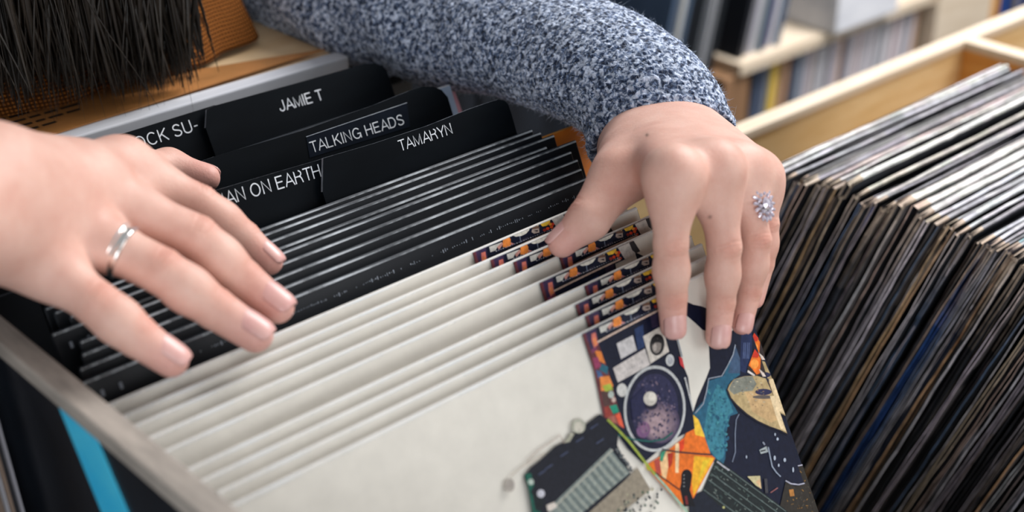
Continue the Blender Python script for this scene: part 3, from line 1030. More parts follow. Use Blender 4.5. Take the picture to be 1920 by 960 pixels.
A.add([(700, 60), (775, 20), (800, 150), (720, 170)], (0.030, 0.022, 0.050), *Z1)
A.add([(400, 310), (545, 235), (582, 370), (440, 450)], srgb(206, 202, 202), *Z1)
A.add([(368, 530), (655, 355), (702, 500), (412, 660)], srgb(208, 200, 196), *Z1)
for k in range(9):
    A.line([(450 + 22 * k, 560 - 12 * k), (456 + 22 * k, 585 - 12 * k)], 6, srgb(170, 164, 166), *Z1)
A.add([(638, 245), (810, 148), (872, 382), (704, 492)], srgb(214, 206, 196), *Z1)
A.add(ell(764, 320, 66, 98, 30, 0.1), (0.020, 0.019, 0.022), *Z1)
A.add(ell(760, 330, 42, 68, 26, 0.1), srgb(142, 134, 128), *Z1)
A.add([(720, 285), (750, 262), (790, 270), (806, 310), (780, 300), (745, 300), (724, 330)], (0.018, 0.017, 0.02), *Z1)
A.add(ell(745, 345, 16, 34, 16, 0.1), srgb(190, 180, 172), *Z1)
A.add(ell(880, 460, 38, 54), srgb(202, 204, 204), *Z1)
A.add(ell(882, 462, 22, 34), srgb(178, 180, 186), *Z1)
A.add(ell(448, 728, 46, 60), srgb(206, 204, 200), *Z1)
A.add(ell(742, 895, 278, 388, 48, 0.03), srgb(190, 192, 192), *Z1)
A.add(ell(742, 897, 256, 362, 48, 0.03), (0.010, 0.012, 0.034), *Z1)
A.add(ell(740, 890, 214, 310, 44, 0.03), srgb(46, 46, 76), *Z1)
for k in range(7):
    t = k / 6
    A.add(ell(790 - 6 * k, 1020 + 4 * k, 176 - 17 * k, 188 - 18 * k, 32, 0.2), tuple(p * (1 - t) + q * t for p, q in zip(srgb(78, 68, 92), srgb(166, 142, 148))), *Z1)
A.add(ell(640, 1085, 62, 74, 20, 0.2), srgb(112, 80, 116), *Z1)
A.add(ell(655, 1070, 40, 50, 20, 0.2), srgb(134, 96, 128), *Z1)
for k in range(150):
    a_, r_ = rnd.uniform(0, 6.3), 0.95 * math.sqrt(rnd.random())
    A.add(ell(742 + 214 * r_ * math.cos(a_), 890 + 310 * r_ * math.sin(a_), 9, 11, 6), rnd.choice([srgb(58, 58, 92), srgb(36, 36, 62), srgb(120, 104, 122), srgb(84, 78, 104)]), *Z1)
A.add([(520, 820), (640, 700), (660, 830), (610, 960), (540, 1000)], srgb(36, 38, 70), *Z1)
A.add(ell(708, 862, 56, 42), (0.014, 0.013, 0.032), *Z1)
A.add(ell(698, 805, 60, 64), srgb(196, 190, 180), *Z1)
A.add(ell(715, 790, 34, 40), srgb(226, 220, 208), *Z1)
A.line([(255, 1000), (330, 1080), (420, 1135), (560, 1175), (700, 1190), (820, 1170), (900, 1110)], 14, srgb(30, 96, 90), *Z1)
for k in range(16):
    t = k / 15
    A.add(ell(1012 + 70 * t, 622 + 280 * t, 9, 9, 8), srgb(206, 206, 206), *Z1)
A.add([(955, 428), (985, 440), (1008, 540), (968, 500)], srgb(206, 60, 66), *Z1)
A.line([(940, 260), (985, 430)], 8, srgb(70, 100, 130), *Z1)
A.line([(600, 448), (720, 470), (900, 486), (1010, 492)], 12, (0.02, 0.02, 0.03), *Z2)
# typewriter
A.add([(340, 560), (420, 500), (560, 370), (700, 300), (840, 170), (960, 80), (1060, 150), (1130, 260), (1120, 360), (1240, 620), (900, 960), (900, 1300), (340, 1300), (360, 960), (325, 760), (280, 640)], (0.011, 0.013, 0.022), *Z5)
A.add([(500, 930), (1060, 385), (1230, 610), (870, 910), (760, 1010), (520, 1250)], srgb(128, 138, 134), *Z5)
for k in range(22):
    t = k / 21
    x, y = 560 + 520 * t, 890 - 470 * t
    A.line([(x, y), (x + 75, y + 95), (x + 150, y + 175)], 9, srgb(72, 84, 86) if k % 2 else srgb(168, 172, 160), *Z5)
A.line([(520, 950), (1080, 400)], 12, srgb(178, 176, 164), *Z5)
A.add([(870, 960), (1230, 640), (1300, 560), (1420, 760), (1120, 1000), (900, 1250), (700, 1250)], srgb(146, 136, 120), *Z5)
for k in range(60):
    t, w_ = rnd.random(), rnd.random()
    x, y = 1130 + 420 * t - 130 * w_, 820 - 100 * t + 330 * w_
    A.add(ell(x, y, 11, 13, 7), rnd.choice([srgb(170, 164, 140), srgb(40, 48, 56), srgb(36, 42, 48), srgb(96, 104, 96), srgb(70, 96, 80)]), *Z5)
for k in range(40):
    t, w_ = rnd.random(), rnd.random()
    x, y = 1110 + 140 * t, 370 + 200 * t + 40 * w_
    A.add(ell(x, y, 11, 8, 7), rnd.choice([srgb(120, 124, 124), srgb(30, 34, 46), srgb(80, 86, 92)]), *Z5)
A.add(ell(770, 190, 62, 64), srgb(176, 176, 160), *Z5)
A.add(ell(772, 196, 42, 46), srgb(206, 200, 186), *Z5)
A.add([(640, 340), (700, 250), (730, 260), (690, 330)], srgb(170, 168, 150), *Z5)
for x, y in ((910, 190), (780, 310), (640, 440), (500, 556), (440, 606), (960, 325)):
    A.line([(x - 34, y + 22), (x + 34, y - 22)], 12, srgb(70, 78, 104), *Z5)
A.add([(285, 620), (340, 610), (370, 720), (335, 780), (400, 870), (430, 960), (440, 1250), (350, 1250), (355, 960), (320, 760)], srgb(26, 92, 78), *Z5)
A.add([(345, 760), (470, 860), (450, 900), (420, 960), (380, 940)], (0.010, 0.016, 0.02), *Z5)
A.add(ell(430, 795, 34, 36), srgb(206, 206, 216), *Z5)
A.add([(480, 900), (550, 870), (580, 910), (520, 950), (490, 950)], srgb(216, 206, 196), *Z5)
A.add(ell(340, 690, 26, 28), srgb(176, 190, 180), *Z5)
A.line([(300, 510), (400, 410), (520, 330), (600, 270), (640, 340)], 10, srgb(176, 160, 148), *Z5)
A.line([(160, 640), (250, 560), (360, 500), (470, 430)], 9, srgb(186, 172, 156), *Z5)
A.add(ell(150, 720, 44, 60), srgb(172, 164, 156), *Z5)
# yellow-green cable across
A.line([(150, 205), (240, 292), (330, 390), (400, 480), (470, 570), (540, 655), (640, 765), (790, 945), (900, 1100)], 20, srgb(150, 164, 70), *Z2)
A.line([(540, 655), (640, 765), (790, 945), (900, 1100)], 16, srgb(150, 180, 166), *Z2)
art_mb = A.mb


def shifted_print(sh):
    """The collage set further along the cover, trimmed at the cover's edge."""
    if abs(sh) < 1e-6:
        return art_mb.mesh('cover_print', M['print'])
    m = MB()
    for f, c in zip(art_mb.f, art_mb.c):
        y = art_mb.v[f[0]][1]
        q = clip_rect([(art_mb.v[i][0] + sh, art_mb.v[i][2]) for i in f], 0.0006, SW + 0.0003, 0.0, SW)
        if len(q) > 2:
            m.poly([(u, y, v) for u, v in q], c)
    return m.mesh('cover_print', M['print'])


A.mb = MB()
for x, y, c in ((372, 790, srgb(206, 178, 176)), (384, 800, srgb(150, 92, 98)), (400, 793, srgb(176, 178, 168)), (416, 788, srgb(150, 156, 152))):
    A.line([(x, y), (x + 17, y + (9 if x < 380 else -5))], 6, c)
mark_mesh = A.mb.mesh('small_print', M['print'])

# the sleeve body itself and the film lip along its top and right edges
cre_face, cre_edge = srgb(221, 216, 206), srgb(216, 213, 208)


def sleeve_body(face, edge, th, name, size=SW):
    b = MB()
    n = 14
    for sgn in (-1, 1):
        P = [[(size * i / n, sgn * th / 2 * (0.86 + 0.14 * math.sin(math.pi * i / n) ** 0.5), size * j / n) for j in range(n + 1)] for i in range(n + 1)]
        b.grid(P if sgn > 0 else P[::-1], face)
    prof = lambda i: th / 2 * (0.86 + 0.14 * math.sin(math.pi * i / n) ** 0.5)
    for z0, flip in ((size, False), (0.0, True)):
        dz = 0.0008 if z0 else -0.0004
        b.grid([[(size * i / n, -prof(i), z0), (size * i / n, -prof(i) * 0.5, z0 + dz), (size * i / n, prof(i) * 0.5, z0 + dz), (size * i / n, prof(i), z0)] for i in range(n + 1)], edge)
    for x0, sg in ((0, -1), (size, 1)):
        w = prof(0)
        edge = edge if sg < 0 else (0.02, 0.02, 0.026)
        b.grid([[(x0, -w, size * j / n), (x0 + sg * 0.0006, -w * 0.4, size * j / n), (x0 + sg * 0.0006, w * 0.4, size * j / n), (x0, w, size * j / n)] for j in range(n + 1)], edge)
    return b.mesh(name, M['sleeve'], merge=True, smooth=False)


def film(th, name, lip=0.0003, size=SW, mat='plastic'):
    """The open clear outer film: a thin lip standing above the top edge and at both faces."""
    b = MB()
    n = 20
    for sgn in (-1, 1):
        P = []
        for i in range(n + 1):
            x = size * i / n
            w = 0.0005 * math.sin(11 * i / n * 2 + sgn) + 0.0002 * math.sin(31.0 * i / n)
            P.append([(x, sgn * (th / 2 + 0.00035), size - 0.0006), (x, sgn * (th / 2 + 0.0002) + w * 0.5, size + lip + 0.3 * w)])
        b.grid(P)
    return b.mesh(name, M[mat])


cream_me = sleeve_body(cre_face, cre_edge, CTH, 'record_sleeve')
film_me = film(CTH, 'clear_film')
for k in range(9):
    i = 8 - k                                             # front first
    (loc, rx, n_), p, sh = cream_frame(i)
    if k == 0:
        loc, rx = f_loc, f_rx
    o = link('record_sleeve', cream_me, None, loc, (rx, 0, 0))
    lab = 'frontmost cream record sleeve showing its full collage of loudspeaker, typewriter and guitar' if k == 0 else 'cream record sleeve with only a collage strip showing, %s from the front' % ordinal(k + 1)
    tag(o, lab, 'record', 'cream collage record sleeves')
    link('cover_print', shifted_print(sh), o)
    link('small_print', mark_mesh, o)
    link('clear_film', film_me, o)

# ------------------------------------------------------------------ black sleeves behind them
blk_face, blk_edge = (0.0050, 0.0075, 0.0115), (0.018, 0.023, 0.032)
BTH = 0.0016
black_me = sleeve_body(blk_face, blk_edge, BTH, 'record_sleeve')
bfilm_me = film(BTH, 'clear_film', 0.0003, mat='plastic_thin')
blk_px = [(1102, 334), (1088, 318), (1081, 301), (1069, 286), (1023, 277), (1078, 265), (1037, 255), (1012, 250), (996, 245)]


def black_letters(seed):
    r = random.Random(seed)
    b = MB()
    x = 0.045
    y = -BTH / 2 - 0.00012
    while x < SW - 0.012:
        if r.random() < 0.86:
            h = r.choice([0.0004, 0.0005, 0.0006, 0.0008, 0.0018])
            w = r.uniform(0.00025, 0.0007)
            z = SW - 0.0068 + r.uniform(-0.0002, 0.0002)
            b.poly([(x, y, z - h / 2), (x + w, y, z - h / 2), (x + w, y, z + h / 2), (x, y, z + h / 2)])
            x += w + r.uniform(0.0006, 0.0013)
        else:
            x += r.uniform(0.002, 0.005)
    for k in range(2):
        x0, z = 0.006 + 0.009 * k, SW - 0.0072
        b.poly([(x0, y, z - 0.0016), (x0 + 0.0014, y, z - 0.0016), (x0 + 0.0014, y, z + 0.0014), (x0, y, z + 0.0014)])
    return b.mesh('lettering', M['letter_dim'])


M['letter_dim'] = mottled('letter_dim', (0.16, 0.19, 0.24), (0.34, 0.38, 0.44), 200, 0.5)
letters = [black_letters(s) for s in range(3)]
for k, (px, py) in enumerate(blk_px):
    zt = 0.960 + 0.0006 * k
    p = onz(px, py, zt)
    loc, rx, n_ = frame_for(max(p[0] - SW, -0.3165), p[1], zt)
    o = link('record_sleeve', black_me, None, loc, (rx, 0, 0))
    tag(o, 'black record sleeve with tiny pale lettering along its top, %s behind the cream ones' % ordinal(k + 1), 'record', 'black record sleeves')
    link('lettering', letters[k % 3], o)
    link('clear_film', bfilm_me, o)

# ------------------------------------------------------------------ black divider cards with white lettering
def round_poly(pts):
    return pts


def divider_card(y_top, z_ref, outline, texts, label, th=0.0016, strip=None, edge_line=None):
    """outline: the visible top contour (left to right) in picture coordinates; sides run straight down to the bin floor."""
    h = 0.33
    a = math.acos((z_ref - FLZ) / h)
    n_ = np.array([0, -math.cos(a), math.sin(a)])
    Q = np.array([0, y_top, z_ref])
    org = np.array([-0.15, y_top - h * math.sin(a), FLZ + 0.0006])
    org[1] += 0.0
    L = [local(org, -a, onp(x, y, Q, n_)) for x, y in outline]
    pts = [(p[0], p[2]) for p in L]
    pts = [(pts[0][0], 0.0)] + pts + [(pts[-1][0], 0.0)]
    b = MB()
    b.poly([(x, -th / 2, z) for x, z in pts[::-1]][::-1], None, 0)
    b.poly([(x, th / 2, z) for x, z in pts][::-1], None, 0)
    m = len(pts)
    for i in range(m):
        j = (i + 1) % m
        b.poly([(pts[i][0], -th / 2, pts[i][1]), (pts[i][0], th / 2, pts[i][1]), (pts[j][0], th / 2, pts[j][1]), (pts[j][0], -th / 2, pts[j][1])], None, 1 if 0 < i < m - 2 else 0)
    o = link('divider_card', b.mesh('divider_card', [M['card_black'], M['card_edge']]), None, org, (-a, 0, 0))
    tag(o, label, 'divider card', 'black divider cards')
    yf = -th / 2
    if strip:
        s_ = [local(org, -a, onp(x, y, Q + n_ * th / 2, n_)) for x, y in strip]
        b = MB()
        b.poly([(p[0], yf - 0.0003, p[2]) for p in s_])
        for i in range(4):
            j = (i + 1) % 4
            b.poly([(s_[i][0], yf, s_[i][2]), (s_[j][0], yf, s_[j][2]), (s_[j][0], yf - 0.0003, s_[j][2]), (s_[i][0], yf - 0.0003, s_[i][2])])
        st = link('label_strip', b.mesh('label_strip', M['label_blue']), o)
        e0, e1 = s_[0], s_[1]
        b = MB()
        b.tube([(e0[0], yf - 0.0004, e0[2]), (e1[0], yf - 0.0004, e1[2])], 0.0002, 6)
        link('strip_edge', b.mesh('strip_edge', M['letter_dim']), o)
        yf -= 0.0003
    for txt, p0, p1, cap in texts:
        P0 = local(org, -a, onp(*p0, Q + n_ * th / 2, n_))
        P1 = local(org, -a, onp(*p1, Q + n_ * th / 2, n_))
        PC = local(org, -a, onp(p0[0], p0[1] - cap, Q + n_ * th / 2, n_))
        wdt = math.hypot(P1[0] - P0[0], P1[2] - P0[2])
        ang = math.atan2(P1[2] - P0[2], P1[0] - P0[0])
        me = text_mesh(txt, wdt, abs(PC[2] - P0[2]))
        me.materials.append(M['letter_white'])
        t = link('lettering', me, o, (P0[0], yf - 0.00025, P0[2]), (0, -ang, 0))
    return o


divider_card(0.1815, 0.981, [(603, 360), (604, 297), (700, 269), (800, 236), (880, 204), (915, 192), (932, 187), (944, 189), (951, 196), (957, 214)],
             [('TAMARYN', (750, 284), (849, 250), 22)], 'black divider card with rounded corner lettered TAMARYN just behind the black sleeves')
divider_card(0.1860, 0.979, [(40, 468), (196, 418), (300, 388), (400, 358), (500, 328), (610, 296), (640, 287), (650, 300)],
             [('MAN ON EARTH', (405, 391), (603, 331), 27)], 'black divider card lettered MAN ON EARTH, partly overlapped by the TAMARYN card')
divider_card(0.238, 0.976, [(60, 415), (200, 362), (400, 294), (560, 247), (577, 241), (700, 197), (765, 171), (790, 163), (810, 163), (826, 169), (838, 183), (846, 210)],
             [('TALKING HEADS', (584, 287), (758, 233), 22)], 'black divider card with a rounded top corner lettered TALKING HEADS', strip=[(573, 257), (762, 193), (768, 238), (580, 296)])
divider_card(0.298, 0.972, [(384, 240), (386, 206), (400, 199), (560, 155), (676, 122), (700, 119), (716, 124), (724, 134), (729, 150)],
             [('JAMIE T', (526, 210), (606, 187), 22)], 'black divider card lettered JAMIE T farther back in the bin')
divider_card(0.303, 0.972, [(60, 312), (226, 252), (300, 229), (400, 198), (420, 200)],
             [('ROCK SU-', (236, 288), (374, 243), 25)], 'black divider card lettered ROCK SU- overlapped by the JAMIE T card')
# plain sleeves standing between the cards
for (yt, zt, xr, face, edge, lab) in ((0.209, 0.956, -0.012, blk_face, blk_edge, 'plain black record sleeve directly behind the cards lettered MAN ON EARTH and TAMARYN'),
                                      (0.222, 0.956, -0.020, blk_face, blk_edge, 'plain black record sleeve directly in front of the TALKING HEADS card'),
                                      (0.262, 0.962, 0.032, srgb(176, 196, 224), srgb(214, 216, 222), 'pale blue record sleeve peeping out just behind the TALKING HEADS card'),
                                      (0.274, 0.951, 0.046, srgb(206, 150, 164), srgb(220, 206, 210), 'pinkish white record sleeve peeping out behind the pale blue one'),
                                      (float(onx(1097, 312, 0.046)[1]) + 0.012, float(onx(1097, 312, 0.046)[2]) + 0.022, 0.052, srgb(214, 122, 40), srgb(222, 150, 70), 'orange record sleeve peeping out between the black sleeves and the wooden crate'),
                                      (0.286, 0.952, -0.03, blk_face, blk_edge, 'plain black record sleeve directly in front of the JAMIE T card'),
                                      (0.320, 0.953, -0.01, blk_face, blk_edge, 'plain black record sleeve at the very back of the bin')):
    loc, rx, n_ = frame_for(max(xr - SW, -0.3165), yt, zt)
    o = link('record_sleeve', sleeve_body(face, edge, 0.0036, 'record_sleeve'), None, loc, (rx, 0, 0))
    tag(o, lab, 'record')

# ------------------------------------------------------------------ brown printed sheet on the counter
b = MB()
zc = 0.9574
sh = [(0.020, 0.3795), (-0.36, 0.363), (-0.40, 0.56), (-0.20, 0.50), (-0.062, 0.404), (-0.020, 0.392)]
b.poly([(x, y, zc + 0.0008) for x, y in sh][::-1])
b.poly([(x, y, zc) for x, y in sh])
for i in range(len(sh)):
    j = (i + 1) % len(sh)
    b.poly([(sh[i][0], sh[i][1], zc), (sh[i][0], sh[i][1], zc + 0.0008), (sh[j][0], sh[j][1], zc + 0.0008), (sh[j][0], sh[j][1], zc)])
sh_o = link('printed_sheet', b.mesh('printed_sheet', M['kraft_print'], origin=(-0.2, 0.44, zc)), None, (-0.2, 0.44, zc))
tag(sh_o, 'brown printed paper sheet lying on the counter under the hanging hair', 'paper')
b = MB()
for row in range(6):
    x = -0.345
    yy = 0.385 + row * 0.0085
    while x < -0.175 + 0.01 * (row % 3):
        w = rnd.uniform(0.004, 0.014)
        b.poly([(x, yy, zc + 0.0010), (x + w, yy, zc + 0.0010), (x + w, yy + 0.0028, zc + 0.0010), (x, yy + 0.0028, zc + 0.0010)])
        x += w + 0.0025
link('printed_text', b.mesh('printed_text', M['ink'], origin=sh_o.location), sh_o)


# ------------------------------------------------------------------ soft bodies: distance fields meshed with surface nets
def sd_cone(P, a, b, r1, r2):
    ab = b - a
    L2 = float(np.dot(ab, ab)) + 1e-12
    t = np.clip(((P - a) @ ab) / L2, 0, 1)
    d = P - a - t[:, None] * ab
    return np.sqrt((d * d).sum(1)) - (r1 + (r2 - r1) * t)


def sd_ell(P, c, R, A=None):
    q = P - c
    if A is not None:
        q = q @ np.asarray(A).T
    k0 = np.sqrt(((q / R) ** 2).sum(1))
    k1 = np.sqrt(((q / (np.asarray(R) ** 2)) ** 2).sum(1)) + 1e-9
    return k0 * (k0 - 1.0) / k1


def smin(a, b, k):
    h = np.maximum(k - np.abs(a - b), 0.0) / k
    return np.minimum(a, b) - h * h * k * 0.25


def surface_nets(fn, lo, hi, vox, smooth=2):
    """Mesh of fn = 0 inside the box; evaluates only blocks near the surface."""
    lo, hi = np.asarray(lo, float), np.asarray(hi, float)
    B = 12
    nb = np.ceil((hi - lo) / (vox * B)).astype(int)
    dims = nb * B + 1
    D = np.full(dims, 1.0, np.float32)
    ctr = np.stack(np.meshgrid(*[np.arange(n) for n in nb], indexing='ij'), -1).reshape(-1, 3)
    cd = fn(lo + (ctr + 0.5) * vox * B)
    rad = vox * B * 0.5 * 1.7321 + vox * 2
    near = np.abs(cd) < rad * 1.6
    for c, d in zip(ctr[~near], cd[~near]):
        i = c * B
        D[i[0]:i[0] + B + 1, i[1]:i[1] + B + 1, i[2]:i[2] + B + 1] = np.sign(d)
    g = np.stack(np.meshgrid(*[np.arange(B + 1)] * 3, indexing='ij'), -1).reshape(-1, 3)
    nl = ctr[near]
    for s0 in range(0, len(nl), 48):
        ch = nl[s0:s0 + 48]
        idx = (ch[:, None, :] * B + g[None]).reshape(-1, 3)
        D[idx[:, 0], idx[:, 1], idx[:, 2]] = fn(lo + idx * vox)
    S = D < 0
    nx, ny, nz = dims
    cnt = np.zeros((nx - 1, ny - 1, nz - 1), np.int8)
    for dx in (0, 1):
        for dy in (0, 1):
            for dz in (0, 1):
                cnt += S[dx:nx - 1 + dx, dy:ny - 1 + dy, dz:nz - 1 + dz]
    act = np.argwhere((cnt > 0) & (cnt < 8))
    vid = np.full(cnt.shape, -1, np.int64)
    vid[act[:, 0], act[:, 1], act[:, 2]] = np.arange(len(act))
    acc = np.zeros((len(act), 3))
    num = np.zeros(len(act))
    cor = [(0, 0, 0), (1, 0, 0), (0, 1, 0), (1, 1, 0), (0, 0, 1), (1, 0, 1), (0, 1, 1), (1, 1, 1)]
    for p in range(8):
        for q in range(p + 1, 8):
            a, c = np.array(cor[p]), np.array(cor[q])
            if np.abs(a - c).sum() != 1:
                continue
            ia, ic = act + a, act + c
            da, dc = D[ia[:, 0], ia[:, 1], ia[:, 2]], D[ic[:, 0], ic[:, 1], ic[:, 2]]
            m = (da < 0) != (dc < 0)
            t = da[m] / (da[m] - dc[m])
            acc[m] += a + (c - a) * t[:, None]
            num[m] += 1
    V = lo + (act + acc / num[:, None]) * vox
    faces = []
    for ax in range(3):
        o1, o2 = (ax + 1) % 3, (ax + 2) % 3
        sl0, sl1 = [slice(None)] * 3, [slice(None)] * 3
        sl0[ax], sl1[ax] = slice(0, -1), slice(1, None)
        ch = np.argwhere(S[tuple(sl0)] != S[tuple(sl1)])
        ok = (ch[:, o1] > 0) & (ch[:, o2] > 0) & (ch[:, o1] < dims[o1] - 1) & (ch[:, o2] < dims[o2] - 1)
        ch = ch[ok]
        e1, e2 = np.zeros(3, int), np.zeros(3, int)
        e1[o1], e2[o2] = 1, 1
        q = [vid[tuple((ch - u).T)] for u in (e1 + e2, e2, 0 * e1, e1)]
        q = np.stack(q, 1)
        ins = S[ch[:, 0], ch[:, 1], ch[:, 2]]
        q[~ins] = q[~ins][:, ::-1]
        faces.append(q)
    Fc = np.concatenate(faces)
    Fc = Fc[(Fc >= 0).all(1)]
    for it in range(smooth * 2):
        lam = 0.5 if it % 2 == 0 else -0.52
        sm, n = np.zeros_like(V), np.zeros(len(V))
        for i in range(4):
            for j in ((i + 1) % 4, (i - 1) % 4):
                np.add.at(sm, Fc[:, i], V[Fc[:, j]])
                np.add.at(n, Fc[:, i], 1)
        V = V + lam * (sm / np.maximum(n, 1)[:, None] - V)
    return V, Fc


def vnormals(V, Fc):
    n = np.cross(V[Fc[:, 2]] - V[Fc[:, 0]], V[Fc[:, 3]] - V[Fc[:, 1]])
    N = np.zeros_like(V)
    for i in range(4):
        np.add.at(N, Fc[:, i], n)
    return N / (np.linalg.norm(N, axis=1)[:, None] + 1e-12)


def soft_mesh(name, V, Fc, mat, col=None, origin=(0, 0, 0)):
    me = bpy.data.meshes.new(name)
    me.from_pydata((V - np.asarray(origin)).tolist(), [], Fc.tolist())
    me.materials.append(mat)
    if col is not None:
        ca = me.color_attributes.new('Col', 'FLOAT_COLOR', 'POINT')
        ca.data.foreach_set('color', np.concatenate([col, np.ones((len(V), 1))], 1).ravel())
    me.polygons.foreach_set('use_smooth', [True] * len(me.polygons))
    me.update()
    return me


def unit(v):
    v = np.asarray(v, float)
    return v / np.linalg.norm(v)


SKIN = np.array(srgb(215, 176, 162))
SKIN_RED = np.array(srgb(200, 136, 118))
SKIN_PINK = np.array(srgb(216, 160, 152))


class Hand:
    """fingers: name -> joints [MCP, PIP, DIP, TIP centre], radii; thumb [CMC, MCP, IP, TIP]; wrist pair; extra cones and bumps."""

    def __init__(s, fingers, thumb, wrist, arm_end, dorsal, extra, bumps, dfun):
        s.f, s.th, s.w, s.ae, s.d, s.ex, s.bu, s.dfun = fingers, thumb, wrist, arm_end, dorsal, extra, bumps, dfun

    def chain(s, P, J, R, k=0.0012):
        d = None
        for i in range(len(J) - 1):
            c = sd_cone(P, J[i], J[i + 1], R[i], R[i + 1])
            d = c if d is None else smin(d, c, k)
        for i in range(len(J) - 2):                          # flesh of each phalanx
            m_ = J[i] * 0.5 + J[i + 1] * 0.5
            d = smin(d, np.sqrt(((P - m_) ** 2).sum(1)) - (R[i] * 0.5 + R[i + 1] * 0.5) * 0.985, 0.006)
        return d

    def __call__(s, P):
        fd = None
        for J, R in s.f.values():
            c = s.chain(P, J, R)
            fd = c if fd is None else smin(fd, c, 0.0022)
        pd = None
        for a, b, r1, r2, k in s.ex:
            c = sd_cone(P, a, b, r1, r2)
            pd = c if pd is None else smin(pd, c, k)
        tc = s.chain(P, *s.th, k=0.006)
        d = smin(pd, fd, 0.009)
        d = smin(d, tc, 0.010)
        for c, r, k in s.bu:
            d = smin(d, np.sqrt(((P - c) ** 2).sum(1)) - r, k)
        return d

    def build(s, lo, hi, vox=0.001):
        V, Fc = surface_nets(s, lo, hi, vox, 2)
        N = vnormals(V, Fc)
        col = np.tile(SKIN, (len(V), 1))
        disp = np.zeros(len(V))
        allf = dict(s.f)
        allf['thumb'] = s.th
        for nm, (J, R) in allf.items():
            dd = s.dfun(nm)
            for ji in (1, 2):
                ax = unit(J[ji + 1] - J[ji - 1])
                dor = unit(dd - ax * np.dot(dd, ax))
                q = V - J[ji]
                sa = q @ ax
                rr = np.linalg.norm(q - sa[:, None] * ax, axis=1)
                da = np.clip((q @ dor) / (rr + 1e-9), 0, 1) ** 1.5
                w = np.exp(-(sa / (R[ji] * 0.75)) ** 2) * (rr < R[ji] * 1.8) * da
                lat = np.cross(ax, dor)
                la = q @ lat
                if nm == 'thumb' and ji == 1:
                    continue
                amp = 0.00062 if ji == 1 else 0.00042
                arc = sa + la * la / R[ji] * 0.20 * np.sign(sa)
                for o_ in (-0.0038, -0.0019, 0.0, 0.0021, 0.0042):
                    disp -= amp * np.exp(-((arc - o_) / 0.00055) ** 2) * da * (rr < R[ji] * 1.8) * (np.abs(la) < R[ji] * 0.8)
                disp += 0.0002 * w
                col += (SKIN_RED - col) * (0.55 * w * da)[:, None]
            tp = J[-1]
            dt = np.linalg.norm(V - tp, axis=1)
            w = np.exp(-(dt / (R[-1] * 1.7)) ** 2)
            col += (SKIN_PINK - col) * (0.85 * w)[:, None]
        for c, r, k in s.bu:
            dt = np.linalg.norm(V - c, axis=1)
            col += (SKIN_RED - col) * (0.30 * np.exp(-(dt / 0.011) ** 2))[:, None]
        V = V + N * disp[:, None]
        return V, Fc, np.clip(col, 0, 1)

    def nail(s, nm, parent, width=58, start=0.28):
        J, R = (s.th if nm == 'thumb' else s.f[nm])
        a, b, r1, r2 = J[-2], J[-1], R[-2], R[-1]
        ax = unit(b - a)
        L = np.linalg.norm(b - a)
        dd = s.dfun(nm)
        dor = unit(dd - ax * np.dot(dd, ax))
        lat = np.cross(ax, dor)
        nl = r2 * 2.05
        s0 = L - nl * 0.62
        rows_t, rows_b = [], []
        n = 14
        for i in range(n + 1):
            t = i / n
            ss = s0 + nl * t
            rr = (r1 + (r2 - r1) * min(1, ss / L))
            ex = max(0.0, ss - L)
            rr = math.sqrt(max(rr * rr - ex * ex * 0.55, 1e-8))
            hw = math.radians(width) * (math.sqrt(max(0, 1 - (1 - min(t / 0.28, 1)) ** 2)) * 0.92 + 0.08)
            if t > 0.86:
                hw *= 1 - 0.35 * ((t - 0.86) / 0.14) ** 2
            rt, rbm = [], []
            for j in range(n + 1):
                th = hw * (2 * j / n - 1)
                ro = rr + 0.00105 - 0.0010 * (1 - t) ** 3 - 0.0005 * abs(2 * j / n - 1) ** 3
                base = a + ax * ss + dor * (-0.0002)
                dv_ = dor * math.cos(th) + lat * math.sin(th)
                rt.append(base + dv_ * ro)
                rbm.append(base + dv_ * (ro - 0.0014))
            rows_t.append(rt)
            rows_b.append(rbm)
        m = MB()
        m.grid(rows_t)
        m.grid([r[::-1] for r in rows_b])
        m.grid([rows_t[-1], rows_b[-1]])
        m.grid([[r[0] for r in rows_b], [r[0] for r in rows_t]])
        m.grid([[r[-1] for r in rows_t], [r[-1] for r in rows_b]])
        return link('fingernail', m.mesh('fingernail', M['nail'], smooth=True, origin=parent.location, merge=True), parent)


def solve(px, py, prev, L, guess_near=True):
    """Point on the ray of (px, py) at distance L from prev; the nearer of the two crossings if asked."""
    r = ray(px, py)
    r_ = r
    o = CC - prev
    A_, B_, C_ = np.dot(r_, r_), 2 * np.dot(r_, o), np.dot(o, o) - L * L
    disc = B_ * B_ - 4 * A_ * C_
    if disc < 0:
        return CC + r_ * (-B_ / (2 * A_))
    q = math.sqrt(disc)
    return CC + r_ * ((-B_ - q) / (2 * A_) if guess_near else (-B_ + q) / (2 * A_))


fl_n = f_n
# ---- her left hand, on the cream sleeves


def tipon(px, py, off):
    return onp(px, py, F_Q + fl_n * off, fl_n)


